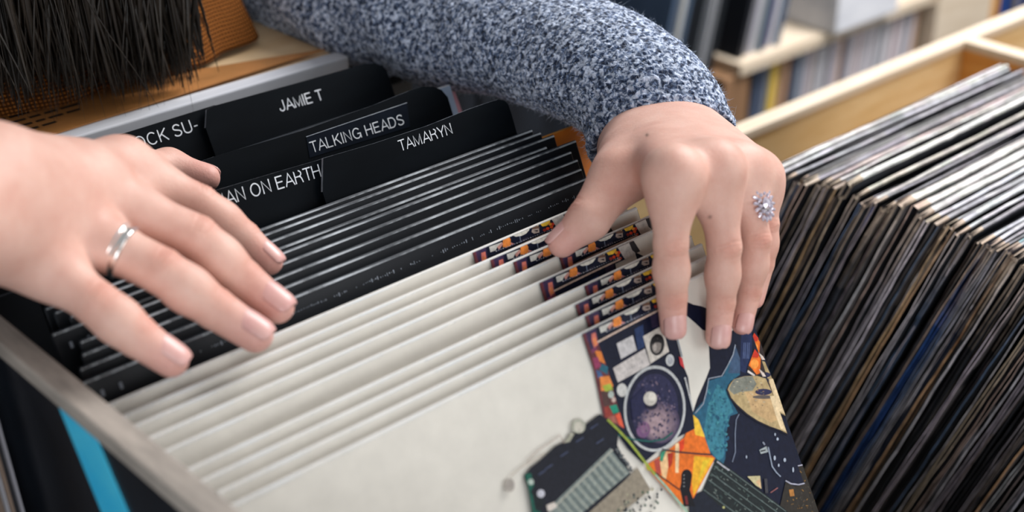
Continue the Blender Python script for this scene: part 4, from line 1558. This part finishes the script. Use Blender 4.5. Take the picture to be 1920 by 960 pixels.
LH = {}
t_ = tipon(1262, 612, 0.0075); dI = tipon(1260, 556, 0.0120); pI = tipon(1258, 458, 0.0240); kI = at(1262, 330, depth_of(pI) - 0.004)
LH['index'] = ([kI, pI, dI, t_], [0.0100, 0.0085, 0.0075, 0.0064])
t_ = tipon(1346, 632, 0.0075); dI = tipon(1352, 566, 0.0120); pI = tipon(1358, 464, 0.0245); kM = at(1340, 318, depth_of(pI) - 0.002)
LH['middle'] = ([kM, pI, dI, t_], [0.0100, 0.0086, 0.0072, 0.0062])
t_ = tipon(1391, 608, 0.0075); dI = tipon(1406, 545, 0.0120); pI = tipon(1419, 452, 0.0225); kR = at(1390, 322, depth_of(pI) + 0.006)
LH['ring'] = ([kR, pI, dI, t_], [0.0090, 0.0074, 0.0061, 0.0054])
pI = at(1437, 420, depth_of(pI) + 0.020); kP = at(1422, 335, depth_of(kR) + 0.014)
dI = pI + unit(np.array([-0.25, -0.2, -1.0])) * 0.021; t_ = dI + unit(np.array([-0.45, -0.15, -0.9])) * 0.019
LH['pinky'] = ([kP, pI, dI, t_], [0.0078, 0.0066, 0.0057, 0.0050])
tT = onz(1054, 456, 0.9655); iT = onz(1105, 410, 0.977); mT = onz(1156, 335, 0.990); cT = at(1192, 270, 0.842)
L_TH = ([cT, mT, iT, tT], [0.0125, 0.0112, 0.0100, 0.0074])
wA, wB = at(1196, 264, 0.852), at(1276, 250, 0.852)
E_L = at(600, -70, 1.10)
M_L = at(1120, 130, 0.89)
arm_dir = unit(M_L - (wA + wB) / 2)
fA, fB = wA + arm_dir * 0.05, wB + arm_dir * 0.05
ex = [(wA, kI, 0.0190, 0.0125, 0.02), (wA * 0.6 + wB * 0.4, kM, 0.0185, 0.0130, 0.02), (wA * 0.35 + wB * 0.65, kR, 0.0190, 0.0120, 0.02), (wB, kP, 0.0185, 0.0105, 0.02),
      (wA, fA, 0.0180, 0.0180, 0.015), (wB, fB, 0.0175, 0.0180, 0.015), (wA, mT, 0.0160, 0.0115, 0.016),
      (kI * 0.60 + wA * 0.40, mT * 0.85 + wA * 0.15, 0.0095, 0.0090, 0.012)]
dcam = -CF
bmp = [(kI + dcam * 0.0015, 0.0098, 0.014), (kM + dcam * 0.0018, 0.0098, 0.014), (kR + dcam * 0.0012, 0.0090, 0.014), (kP + dcam * 0.001, 0.0078, 0.014)]
for a_, b_, t_ in (('index', 'middle', 0.30), ('middle', 'ring', 0.30), ('ring', 'pinky', 0.30)):
    Ja, Jb = LH[a_][0], LH[b_][0]
    for u_ in (0.12, t_ * 0.55, t_):
        pa, pb = Ja[0] + (Ja[1] - Ja[0]) * u_, Jb[0] + (Jb[1] - Jb[0]) * u_
        ex.append((pa + CF * 0.003, pb + CF * 0.003, 0.0070, 0.0068, 0.006))


def l_dorsal(nm):
    if nm == 'thumb':
        return unit(CU * 1.0 - CR * 0.75 - dcam * 0.1)
    return unit(fl_n * 0.35 + dcam * 0.8 + (CR * 0.18 if nm in ('ring', 'middle') else 0))


handL = Hand(LH, L_TH, (wA, wB), (fA, fB), None, ex, bmp, l_dorsal)

# ---- her right hand, on the black sleeves
RH = {}


def rz(px, py, z):
    return onz(px, py, z)


RH['index'] = ([rz(228, 322, 1.018), rz(372, 384, 1.000), rz(456, 446, 0.982), rz(505, 490, 0.972)], [0.0114, 0.0100, 0.0084, 0.0068])
RH['middle'] = ([rz(166, 362, 1.024), rz(368, 446, 1.003), rz(456, 525, 0.983), rz(520, 575, 0.973)], [0.0118, 0.0106, 0.0094, 0.0079])
RH['ring'] = ([rz(108, 412, 1.022), rz(302, 508, 1.002), rz(402, 578, 0.984), rz(479, 628, 0.973)], [0.0114, 0.0104, 0.0094, 0.0080])
RH['pinky'] = ([rz(60, 478, 1.016), rz(182, 570, 1.000), rz(258, 631, 0.986), rz(321, 675, 0.975)], [0.0106, 0.0097, 0.0090, 0.0076])
kI2, kM2, kR2, kP2 = (RH[k][0][0] for k in ('index', 'middle', 'ring', 'pinky'))
R_TH = ([rz(106, 326, 1.005), rz(222, 322, 0.990), rz(316, 312, 0.978), rz(386, 334, 0.972)], [0.0140, 0.0105, 0.0090, 0.0077])
w2 = rz(-70, 375, 1.050)
acr = unit(kP2 - kI2)
w2A, w2B = w2 - acr * 0.017, w2 + acr * 0.019
E_R = np.array([-0.50, 0.47, 1.10])
adir = unit(E_R - w2)
f2A, f2B = w2A + adir * 0.06, w2B + adir * 0.06
ex2 = [(w2A, kI2, 0.0180, 0.0130, 0.022), (w2A * 0.6 + w2B * 0.4, kM2, 0.0185, 0.0135, 0.022), (w2A * 0.3 + w2B * 0.7, kR2, 0.0185, 0.0130, 0.022), (w2B, kP2, 0.0180, 0.0125, 0.022),
       (w2A, f2A, 0.0195, 0.0220, 0.02), (w2B, f2B, 0.0195, 0.0220, 0.02), (w2A, R_TH[0][1], 0.0165, 0.0108, 0.016), (kI2 * 0.8 + w2A * 0.2 + np.array([0, 0, -0.008]), R_TH[0][1], 0.0095, 0.0090, 0.010)]
upz = unit(np.array([-0.15, -0.2, 1.0]))
bmp2 = [(kI2 + upz * 0.0022, 0.0112, 0.016), (kM2 + upz * 0.0030, 0.0115, 0.016), (kR2 + upz * 0.0026, 0.0110, 0.016), (kP2 + upz * 0.0018, 0.0098, 0.016)]
for a_, b_, t_ in (('index', 'middle', 0.36), ('middle', 'ring', 0.30), ('ring', 'pinky', 0.30)):
    Ja, Jb = RH[a_][0], RH[b_][0]
    for u_ in (0.05, t_ * 0.6, t_):
        pa, pb = Ja[0] + (Ja[1] - Ja[0]) * u_, Jb[0] + (Jb[1] - Jb[0]) * u_
        ex2.append((pa - upz * 0.003, pb - upz * 0.003, 0.0076, 0.0074, 0.008))


def r_dorsal(nm):
    if nm == 'thumb':
        return unit(np.array([0.1, 0.95, 0.15]))
    if nm == 'index':
        return unit(np.array([0.25, 0.35, 1.0]))
    return unit(np.array([0.0, 0.10, 1.0]))


handR = Hand(RH, R_TH, (w2A, w2B), (f2A, f2B), None, ex2, bmp2, r_dorsal)

def bounds(H, pad=0.03):
    pts = [j for J, R in list(H.f.values()) + [H.th] for j in J] + list(H.w) + list(H.ae)
    pts = np.array(pts)
    return pts.min(0) - pad, pts.max(0) + pad


VL, FL_, CL = handL.build(*bounds(handL))
NLv = vnormals(VL, FL_)
wc_ = np.linalg.norm(VL - (mT * 0.55 + kI * 0.45), axis=1)
CL += (SKIN_RED - CL) * (0.55 * np.exp(-(wc_ / 0.017) ** 2))[:, None]
for mx_, my_ in ((1331, 407), (1213, 253)):                  # small moles
    r_ = unit(ray(mx_, my_))
    rel = VL - CC
    off = np.linalg.norm(rel - (rel @ r_)[:, None] * r_, axis=1)
    front = (NLv @ r_ < -0.2)
    CL *= (1 - 0.75 * np.exp(-(off / 0.0008) ** 2) * front)[:, None]
VR, FR_, CR_ = handR.build(*bounds(handR))

# ---- the rest of the body, mostly under clothes or above the frame
shL, shR = np.array([0.075, 0.60, 1.265]), np.array([-0.345, 0.63, 1.265])
neck, headc = np.array([-0.135, 0.60, 1.335]), np.array([-0.140, 0.525, 1.455])
chest, belly, hips = np.array([-0.135, 0.70, 1.18]), np.array([-0.135, 0.86, 1.03]), np.array([-0.135, 0.95, 0.92])


def head_parts(P):
    fwd = unit(np.array([0.02, -0.72, -0.69]))
    upv = unit(np.array([0.0, -0.66, 0.74]))
    sd = np.cross(fwd, upv)
    A_ = np.stack([sd, fwd, upv])
    d = sd_ell(P, headc + upv * 0.018, np.array([0.075, 0.094, 0.098]), A_)
    d = smin(d, sd_ell(P, headc + fwd * 0.030 - upv * 0.050, np.array([0.055, 0.060, 0.062]), A_), 0.03)
    d = smin(d, sd_cone(P, headc + fwd * 0.090 + upv * 0.012, headc + fwd * 0.112 - upv * 0.030, 0.006, 0.012), 0.010)
    for s_ in (-1, 1):
        d = np.maximum(d, -(np.sqrt(((P - (headc + fwd * 0.100 + upv * 0.012 + sd * 0.033 * s_)) ** 2).sum(1)) - 0.014) - 0.004)
        d = smin(d, sd_ell(P, headc + sd * 0.076 * s_ - fwd * 0.005, np.array([0.008, 0.018, 0.030]), A_), 0.006)
    for q in (-0.066, -0.074):
        d = smin(d, sd_cone(P, headc + fwd * 0.084 + upv * q - sd * 0.02, headc + fwd * 0.084 + upv * q + sd * 0.02, 0.005, 0.005), 0.004)
    return d, fwd, upv, sd


def body_core(P):
    d, *_ = head_parts(P)
    d = smin(d, sd_cone(P, headc - np.array([0, -0.03, 0.03]), neck, 0.052, 0.056), 0.03)
    d = smin(d, sd_cone(P, neck, chest, 0.060, 0.115), 0.05)
    for off in (-0.05, 0.05):
        o_ = np.array([off, 0, 0])
        d = smin(d, sd_cone(P, chest + o_, belly + o_ * 0.8, 0.100, 0.092), 0.05)
        d = smin(d, sd_cone(P, belly + o_ * 0.8, hips + o_, 0.092, 0.105), 0.05)
    for sh, el, wr in ((shL, E_L, (fA + fB) / 2), (shR, E_R, (f2A + f2B) / 2)):
        d = smin(d, sd_cone(P, chest + np.array([0, 0, 0.05]), sh, 0.06, 0.052), 0.05)
        d = smin(d, sd_cone(P, sh, el, 0.048, 0.034), 0.012)
        if sh is shL:
            arm = [el, at(850, 34, 1.0), at(1000, 80, 0.94), M_L, wr]
            for a0, a1, r0, r1 in zip(arm[:-1], arm[1:], (0.034, 0.031, 0.028, 0.024), (0.031, 0.028, 0.024, 0.018)):
                d = smin(d, sd_cone(P, a0, a1, r0, r1), 0.008)
        else:
            d = smin(d, sd_cone(P, el, wr, 0.037, 0.026), 0.02)
    for s_ in (-1, 1):
        h0 = hips + np.array([0.075 * s_, 0, -0.03])
        kn = np.array([-0.135 + 0.085 * s_, 0.92, 0.50])
        an = np.array([-0.135 + 0.09 * s_, 0.97, 0.09])
        d = smin(d, sd_cone(P, h0, kn, 0.082, 0.056), 0.03)
        d = smin(d, sd_cone(P, kn, an, 0.056, 0.036), 0.02)
        d = smin(d, sd_cone(P, an, an + np.array([0, -0.13, -0.055]), 0.036, 0.030), 0.02)
    return d


VB, FB = surface_nets(body_core, (-0.66, 0.06, -0.01), (0.25, 1.12, 1.60), 0.007, 2)
CB = np.tile(SKIN, (len(VB), 1))
Vall = np.concatenate([VL, VR, VB])
Fall = np.concatenate([FL_, FR_ + len(VL), FB + len(VL) + len(VR)])
Call = np.concatenate([CL, CR_, CB])
P_ORG = np.array([-0.135, 0.95, 0.0])
person = link('person', soft_mesh('person', Vall, Fall, M['skin'], Call, P_ORG), None, P_ORG)
tag(person, 'person in marled grey cardigan and orange knit, leafing through the sleeves with both hands', 'person')
for nm in ('index', 'middle', 'ring'):
    handL.nail(nm, person)
handL.nail('thumb', person)
for nm in ('index', 'middle', 'ring', 'pinky', 'thumb'):
    handR.nail(nm, person)

# ---- rings


def ring_frame(J, R, seg, t, dd):
    a, b_ = J[seg], J[seg + 1]
    ax = unit(b_ - a)
    dor = unit(dd - ax * np.dot(dd, ax))
    return a + (b_ - a) * t, ax, dor, np.cross(ax, dor), R[seg] + (R[seg + 1] - R[seg]) * t


c, ax, dor, lat, r = ring_frame(*RH['ring'], 0, 0.60, r_dorsal('ring'))
b = MB()
rows = []
for k in range(48):
    t = 2 * math.pi * k / 48
    dv_ = dor * math.cos(t) + lat * math.sin(t)
    rr = r + 0.0003
    rows.append([c + dv_ * (rr + o_) + ax * w_ for o_, w_ in ((0.0, -0.0032), (0.0010, -0.0029), (0.0011, -0.0016), (0.0008, -0.0012), (0.0008, 0.0012), (0.0011, 0.0016), (0.0010, 0.0029), (0.0, 0.0032), (-0.0006, 0.0))])
b.grid(rows, close_u=True, close_v=True)
rg = link('band_ring', b.mesh('band_ring', M['silver'], smooth=True, origin=P_ORG), person)
rg['label'] = 'broad silver band ring'
b = MB()
for k in range(-4, 5):
    t = k * 0.16
    for w_ in (-0.0022, 0.0022):
        dv_ = dor * math.cos(t) + lat * math.sin(t)
        q = c + dv_ * (r + 0.0013) + ax * w_
        b.tube([q - dv_ * 0.0004, q + dv_ * 0.0003], [0.0005, 0.0003], 8)
link('ring_stones', b.mesh('ring_stones', M['gem'], origin=P_ORG), rg)

c, ax, dor, lat, r = ring_frame(*LH['ring'], 0, 0.52, l_dorsal('ring'))
b = MB()
for off in (-0.0010, 0.0010):
    pts = [c + ax * off + (dor * math.cos(2 * math.pi * k / 40) + lat * math.sin(2 * math.pi * k / 40)) * (r + 0.0006) for k in range(41)]
    b.tube(pts, 0.00065, 8, cap=False)
g0 = c + unit(dor * 0.92 + CR * 0.4) * (r + 0.0022)
gd = unit(dor * 0.9 + CR * 0.42)
gu = unit(ax - gd * np.dot(ax, gd))
gl = np.cross(gd, gu)
b.tube([g0 - gd * 0.0022, g0 - gd * 0.0004], [0.0040, 0.0050], 20)
cr_ = link('cluster_ring', b.mesh('cluster_ring', M['silver'], smooth=True, origin=P_ORG), person)
cr_['label'] = 'silver ring with a round cluster of pale stones'


def gem(name, ctr, rad, hgt, squash=(1, 1), gu=gu, gl=gl):
    m = MB()
    n = 8
    rings = []
    for rr, hh in ((0.55, hgt), (1.0, 0.35 * hgt), (0.8, -0.2 * hgt)):
        rings.append([ctr + gd * hh + rad * rr * (math.cos(2 * math.pi * k / n + 0.2) * gu * squash[0] + math.sin(2 * math.pi * k / n + 0.2) * gl * squash[1]) for k in range(n)])
    m.grid(rings, close_v=True)
    m.poly(rings[0])
    m.poly(rings[-1][::-1])
    return link(name, m.mesh(name, M['gem'], origin=P_ORG), cr_)


gem('stone', g0 + gd * 0.0006, 0.0026, 0.0020, (1.25, 1.0))
for n_, rad_, rr in ((10, 0.0046, 0.00115), (16, 0.0070, 0.00125)):
    for k in range(n_):
        t = 2 * math.pi * k / n_
        ra_ = unit(gu * 1.12 * math.cos(t) + gl * 0.92 * math.sin(t))
        gem('stone', g0 + gd * (0.0002 if rad_ < 0.005 else -0.0006) + gu * rad_ * 1.12 * math.cos(t) + gl * rad_ * 0.92 * math.sin(t), rr, 0.0012, (1.0, 1.0) if rad_ < 0.005 else (1.5, 0.8), ra_, np.cross(gd, ra_))


# ------------------------------------------------------------------ clothes and hair
def catmull(P, n):
    P = [np.asarray(p, float) for p in P]
    P = [2 * P[0] - P[1]] + P + [2 * P[-1] - P[-2]]
    out = []
    segs = len(P) - 3
    for k in range(n):
        u = k / (n - 1) * segs
        i = min(int(u), segs - 1)
        t = u - i
        a, b_, c, d = P[i:i + 4]
        out.append(0.5 * ((2 * b_) + (c - a) * t + (2 * a - 5 * b_ + 4 * c - d) * t * t + (3 * b_ - a - 3 * c + d) * t ** 3))
    return np.array(out)


pathpx = [(1243, 270, 0.846), (1212, 194, 0.858), (1128, 128, 0.89), (1000, 80, 0.94), (850, 34, 1.0), (700, -25, 1.06), (585, -75, 1.105)]
ctrl = [at(*p) for p in pathpx] + [shL * 0.45 + E_L * 0.55 + np.array([0.01, 0.0, 0]), shL]
crad = np.array([0.0400, 0.0405, 0.041, 0.043, 0.052, 0.060, 0.066, 0.070, 0.074])
NR, NA = 640, 360
cen = catmull(ctrl, NR)
rad = catmull([np.array([r_, 0, 0]) for r_ in crad], NR)[:, 0]
tan_ = np.gradient(cen, axis=0)
tan_ /= np.linalg.norm(tan_, axis=1)[:, None]
ds = np.concatenate([[0], np.cumsum(np.linalg.norm(np.diff(cen, axis=0), axis=1))])
# ring axes: major across the picture at the cuff, near side pushed back over the back of the hand
maj = unit(CR + CU * 0.10)
near = unit(-CF * 0.80 + CU * 0.60)
A_ax, B_ax = np.zeros((NR, 3)), np.zeros((NR, 3))
a_prev = maj
for i in range(NR):
    a_prev = unit(a_prev - tan_[i] * np.dot(a_prev, tan_[i]))
    b_prev = np.cross(tan_[i], a_prev)
    if np.dot(b_prev, -CF) < 0:
        b_prev = -b_prev
    w = math.exp(-(ds[i] / 0.05) ** 2)
    A_ax[i] = unit(a_prev * (1 - w) + maj * w)
    B_ax[i] = unit(b_prev * (1 - w) + near * w)
ang = np.arange(NA) / NA * 2 * math.pi
rowsz, colsz = 0.0036, 2 * math.pi * 0.043 / 58
rowi = ds / rowsz
coli = ang / (2 * math.pi) * 58
rr_, cc_ = np.meshgrid(rowi, coli, indexing='ij')
cf = cc_ - np.floor(cc_)
leg = np.where(cf < 0.5, cf * 2, (1 - cf) * 2)             # 0 at the column's valley, 1 in its middle
ph = rr_ + 0.55 * leg
rf = ph - np.floor(ph)
stitch = np.sin(math.pi * rf) ** 0.7 * (0.35 + 0.65 * np.sin(math.pi * np.clip(cf * 2 % 1.0, 0, 1)) ** 0.6)
h = RNG.random((400, 130))
rnd_st = h[np.floor(ph).astype(int) % 400, (np.floor(cc_ * 2).astype(int)) % 116]
wr1 = 0.0022 * np.sin(ds[:, None] * 62 + 1.6 * np.sin(ang[None, :] * 2 + 0.5)) * np.clip((ds[:, None] - 0.10) / 0.15, 0, 1)
wr2 = 0.0030 * np.sin(ds[:, None] * 31 + 2.2 * np.cos(ang[None, :] + 1.0)) * np.clip((ds[:, None] - 0.14) / 0.15, 0, 1)
R_full = rad[:, None] + 0.0012 * stitch + 0.0007 * (rnd_st - 0.5) + wr1 + wr2
cuffroll = 0.0018 * np.exp(-((ds[:, None] - 0.004) / 0.004) ** 2)
R_full = R_full + cuffroll
VV = cen[:, None, :] + R_full[..., None] * (np.cos(ang)[None, :, None] * A_ax[:, None, :] + 0.80 * np.sin(ang)[None, :, None] * B_ax[:, None, :])
lum = 0.85 + 0.5 * (rnd_st - 0.5)
colv = np.stack([lum, lum, lum], -1)
# turned-in cuff
inn = []
for k, (o_, back) in enumerate(((0.0025, 0), (0.0045, 3), (0.0050, 20))):
    q = cen[back][None] + (rad[back] - o_) * (np.cos(ang)[:, None] * A_ax[back][None] + 0.80 * np.sin(ang)[:, None] * B_ax[back][None])
    inn.append(q)
VV = np.concatenate([np.array(inn[::-1]), VV])
colv = np.concatenate([np.full((3, NA, 3), 0.5), colv])
nR = VV.shape[0]
ii, jj = np.meshgrid(np.arange(nR - 1), np.arange(NA), indexing='ij')
j2 = (jj + 1) % NA
Fs = np.stack([ii * NA + jj, ii * NA + j2, (ii + 1) * NA + j2, (ii + 1) * NA + jj], -1).reshape(-1, 4)
Vs = VV.reshape(-1, 3)


def cardigan_body(P):
    d = sd_cone(P, neck + np.array([0, 0.03, -0.02]), chest + np.array([0, 0.02, 0]), 0.075, 0.145)
    for off in (-0.055, 0.055):
        o_ = np.array([off, 0.01, 0.01])
        d = smin(d, sd_cone(P, chest + o_, belly + o_, 0.128, 0.120), 0.05)
        d = smin(d, sd_cone(P, belly + o_, hips + o_, 0.120, 0.130), 0.05)
    for sh in (shL, shR):
        d = smin(d, sd_cone(P, chest + np.array([0, 0.01, 0.05]), sh, 0.08, 0.072), 0.05)
    d = smin(d, sd_cone(P, shR, E_R, 0.070, 0.056), 0.02)
    cuff_c = E_R * 0.42 + w2 * 0.58
    low = np.maximum(sd_cone(P, E_R, cuff_c - adir * 0.05, 0.056, 0.042), (P - cuff_c) @ (-adir))
    d = smin(d, low, 0.02)
    d = smin(d, sd_cone(P, shR + np.array([0.05, -0.06, -0.05]), np.array([-0.27, 0.56, 1.01]), 0.03, 0.022), 0.03)
    # front opening, hollow neck
    d = np.maximum(d, -(sd_cone(P, np.array([-0.135, 0.45, 1.22]), np.array([-0.135, 0.62, 0.93]), 0.11, 0.12)))
    d = np.maximum(d, -(sd_cone(P, neck, neck + np.array([0, -0.03, 0.15]), 0.066, 0.10)))
    d = np.maximum(d, 0.86 - P[:, 2])
    return d


Vc, Fcd = surface_nets(cardigan_body, (-0.70, 0.06, 0.80), (0.28, 1.16, 1.46), 0.007, 2)
Vg = np.concatenate([Vs, Vc])
Fg = np.concatenate([Fs, Fcd + len(Vs)])
Cg = np.concatenate([colv.reshape(-1, 3), np.full((len(Vc), 3), 0.75)])
card = link('cardigan', soft_mesh('cardigan', Vg, Fg, M['knit'], Cg, P_ORG), person)
card['label'] = 'marled grey knitted cardigan'

# loose fibres standing off the knit
b = MB()
for k in range(5200):
    i, j = RNG.integers(4, 430), RNG.integers(0, NA)
    p = VV[i, j]
    n_ = unit(p - cen[max(i - 3, 0)])
    dv_ = unit(n_ * 0.9 + RNG.normal(0, 0.75, 3))
    ln = RNG.uniform(0.0016, 0.0046)
    sd = unit(np.cross(dv_, RNG.normal(0, 1, 3))) * 0.00008
    bend = RNG.normal(0, 0.3, 3) * ln
    q0, q1, q2 = p - n_ * 0.0004, p + dv_ * ln * 0.55, p + dv_ * ln + bend
    b.poly([q0 - sd, q0 + sd, q1 + sd, q1 - sd])
    b.poly([q1 - sd, q1 + sd, q2])
M['fibre'] = mottled('wool_fibre', srgb(150, 162, 182), srgb(200, 208, 220), 200, 0.9, spec=0.1)
fz = link('knit_fibres', b.mesh('knit_fibres', M['fibre'], origin=P_ORG), card)
fz['kind'] = 'stuff'

# orange knit top hanging to the counter
NZ, NT = 90, 220
rows = []
for i in range(NZ):
    t = i / (NZ - 1)
    c_ = np.array([-0.116, 0.487, 0.9605]) * (1 - t) + np.array([-0.128, 0.66, 1.20]) * t + np.array([0, 0.02, 0]) * math.sin(math.pi * t)
    rx, ry = 0.124 * (1 - t) + 0.150 * t, 0.082 * (1 - t) + 0.125 * t
    row = []
    for j in range(NT):
        a = 2 * math.pi * j / NT
        fold = 1 + (0.03 * math.sin(9 * a + 0.7) + 0.02 * math.sin(17 * a + 2)) * (1 - t) ** 0.7
        sq = (abs(math.cos(a)) ** (3.5 - 1.5 * t) + abs(math.sin(a)) ** (3.5 - 1.5 * t)) ** (-1 / (3.5 - 1.5 * t))
        row.append(c_ + np.array([rx * math.cos(a) * fold * sq, ry * math.sin(a) * fold * sq, 0.0]))
    rows.append(row)
rows = [[p * np.array([1, 1, 0]) * 0 + (p - np.array([rows[0][0][0] * 0, 0, 0])) for p in rows[0]]] + rows
b = MB()
inner = [[c0 + (p - c0) * 0.96 for p in rows[0]] for c0 in [np.array([-0.116, 0.487, 0.9605])]]
b.grid(inner + rows[1:], close_v=True)
top = link('knit_top', b.mesh('knit_top', M['orange_knit'], smooth=True, origin=P_ORG), person)
top['label'] = 'orange knitted top'

# trousers and shoes


def trouser(P):
    d = None
    for s_ in (-1, 1):
        h0 = hips + np.array([0.075 * s_, 0, 0.0])
        kn = np.array([-0.135 + 0.085 * s_, 0.92, 0.50])
        an = np.array([-0.135 + 0.09 * s_, 0.97, 0.09])
        for a, c, r1, r2 in ((h0, kn, 0.098, 0.070), (kn, an, 0.070, 0.052)):
            e = sd_cone(P, a, c, r1, r2)
            d = e if d is None else smin(d, e, 0.02)
    return smin(d, sd_cone(P, hips + np.array([-0.04, 0, 0]), hips + np.array([0.04, 0, 0]), 0.118, 0.118), 0.04)


Vt, Ft = surface_nets(trouser, (-0.40, 0.78, 0.03), (0.13, 1.12, 1.10), 0.009, 2)
link('trousers', soft_mesh('trousers', Vt, Ft, M['trousers'], None, P_ORG), person)
for s_ in (-1, 1):
    an = np.array([-0.135 + 0.09 * s_, 0.97, 0.055])
    Vh, Fh = surface_nets(lambda P: np.maximum(smin(sd_cone(P, an, an + np.array([0, -0.13, -0.015]), 0.048, 0.040), sd_cone(P, an, an + np.array([0, 0.03, 0.05]), 0.045, 0.045), 0.02), 0.001 - P[:, 2]),
                          an - np.array([0.08, 0.22, 0.06]), an + np.array([0.08, 0.12, 0.14]), 0.006, 2)
    link('shoe', soft_mesh('shoe', Vh, Fh, M['shoe'], None, P_ORG), person)

# face details
_, hf, hu, hs = head_parts(np.zeros((1, 3)))
for s_ in (-1, 1):
    b = MB()
    c_ = headc + hf * 0.082 + hu * 0.012 + hs * 0.033 * s_
    b.grid([[c_ + 0.0125 * (math.cos(math.pi * (i / 10 - 0.5)) * (math.cos(2 * math.pi * j / 16) * hs + math.sin(2 * math.pi * j / 16) * hf) + math.sin(math.pi * (i / 10 - 0.5)) * hu) for j in range(16)] for i in range(11)], close_v=True)
    link('eye', b.mesh('eye', M['eye'], smooth=True, origin=P_ORG), person)

# hair: a cap on the head and long locks falling forward over the counter
Vh, Fh = surface_nets(lambda P: np.maximum(sd_ell(P, headc + hu * 0.022 - hf * 0.012, np.array([0.088, 0.098, 0.100]), np.stack([hs, hf, hu])), (P - headc) @ hf - 0.066 + 0.35 * np.maximum(0, -((P - headc) @ hu - 0.055))),
                      headc - 0.16, headc + 0.16, 0.005, 2)
b = MB()
b.v = [tuple(v) for v in Vh]
b.f = [tuple(f) for f in Fh]
b.c = [None] * len(b.f)
b.mi = [0] * len(b.f)


def lock(px, py, Y, r, n=9):
    tip = ony(px, py, Y)
    tip[2] = max(tip[2], 0.9605 if tip[1] > 0.358 else 0.92)
    u = np.clip((tip[0] + 0.30) / 0.32, 0, 1)
    side = hs * (0.08 * (1 if u < 0.5 else -1) * (-1 if np.dot(hs, [1, 0, 0]) > 0 else 1))
    root = headc + hu * rnd.uniform(0.05, 0.11) + side * rnd.uniform(0.4, 0.9) - hf * rnd.uniform(-0.02, 0.05)
    mid = np.array([tip[0] * 0.92 + root[0] * 0.08 + rnd.gauss(0, 0.010), tip[1] * 0.9 + 0.1 * root[1] + rnd.gauss(0, 0.006), tip[2] + 0.12])
    up_ = np.array([mid[0] * 0.6 + root[0] * 0.4, mid[1] * 0.72 + root[1] * 0.28 - 0.02, 1.30 + rnd.uniform(-0.02, 0.03)])
    pts = catmull([root, up_, mid, tip + np.array([rnd.gauss(0, 0.007), rnd.gauss(0, 0.005), 0])], n)
    w = [r * (0.75, 1.0, 1.0, 1.0, 1.0, 0.95, 0.8, 0.5, 0.1)[min(8, int(k * 9 / n))] for k in range(n)]
    b.tube(pts, w, 6, flat=0.7)


for k in range(760):
    px = rnd.uniform(-90, 376)
    lim = 182 - 0.0006 * max(0, px - 170) ** 2 + rnd.gauss(0, 10)
    if 88 < px < 158 and rnd.random() < 0.7:
        continue
    lock(px, lim - abs(rnd.gauss(0, 22)), rnd.uniform(0.365, 0.43), rnd.uniform(0.0012, 0.0036), 12)
for k in range(150):
    px = rnd.uniform(-60, 372)
    lock(px, rnd.uniform(165, 240 - 0.10 * max(0, px - 250)), rnd.uniform(0.345, 0.40), rnd.uniform(0.00025, 0.0007), 14)
hair = link('hair', b.mesh('hair', M['hair'], smooth=True, origin=P_ORG), person)
hair['label'] = 'long dark brown hair hanging down'
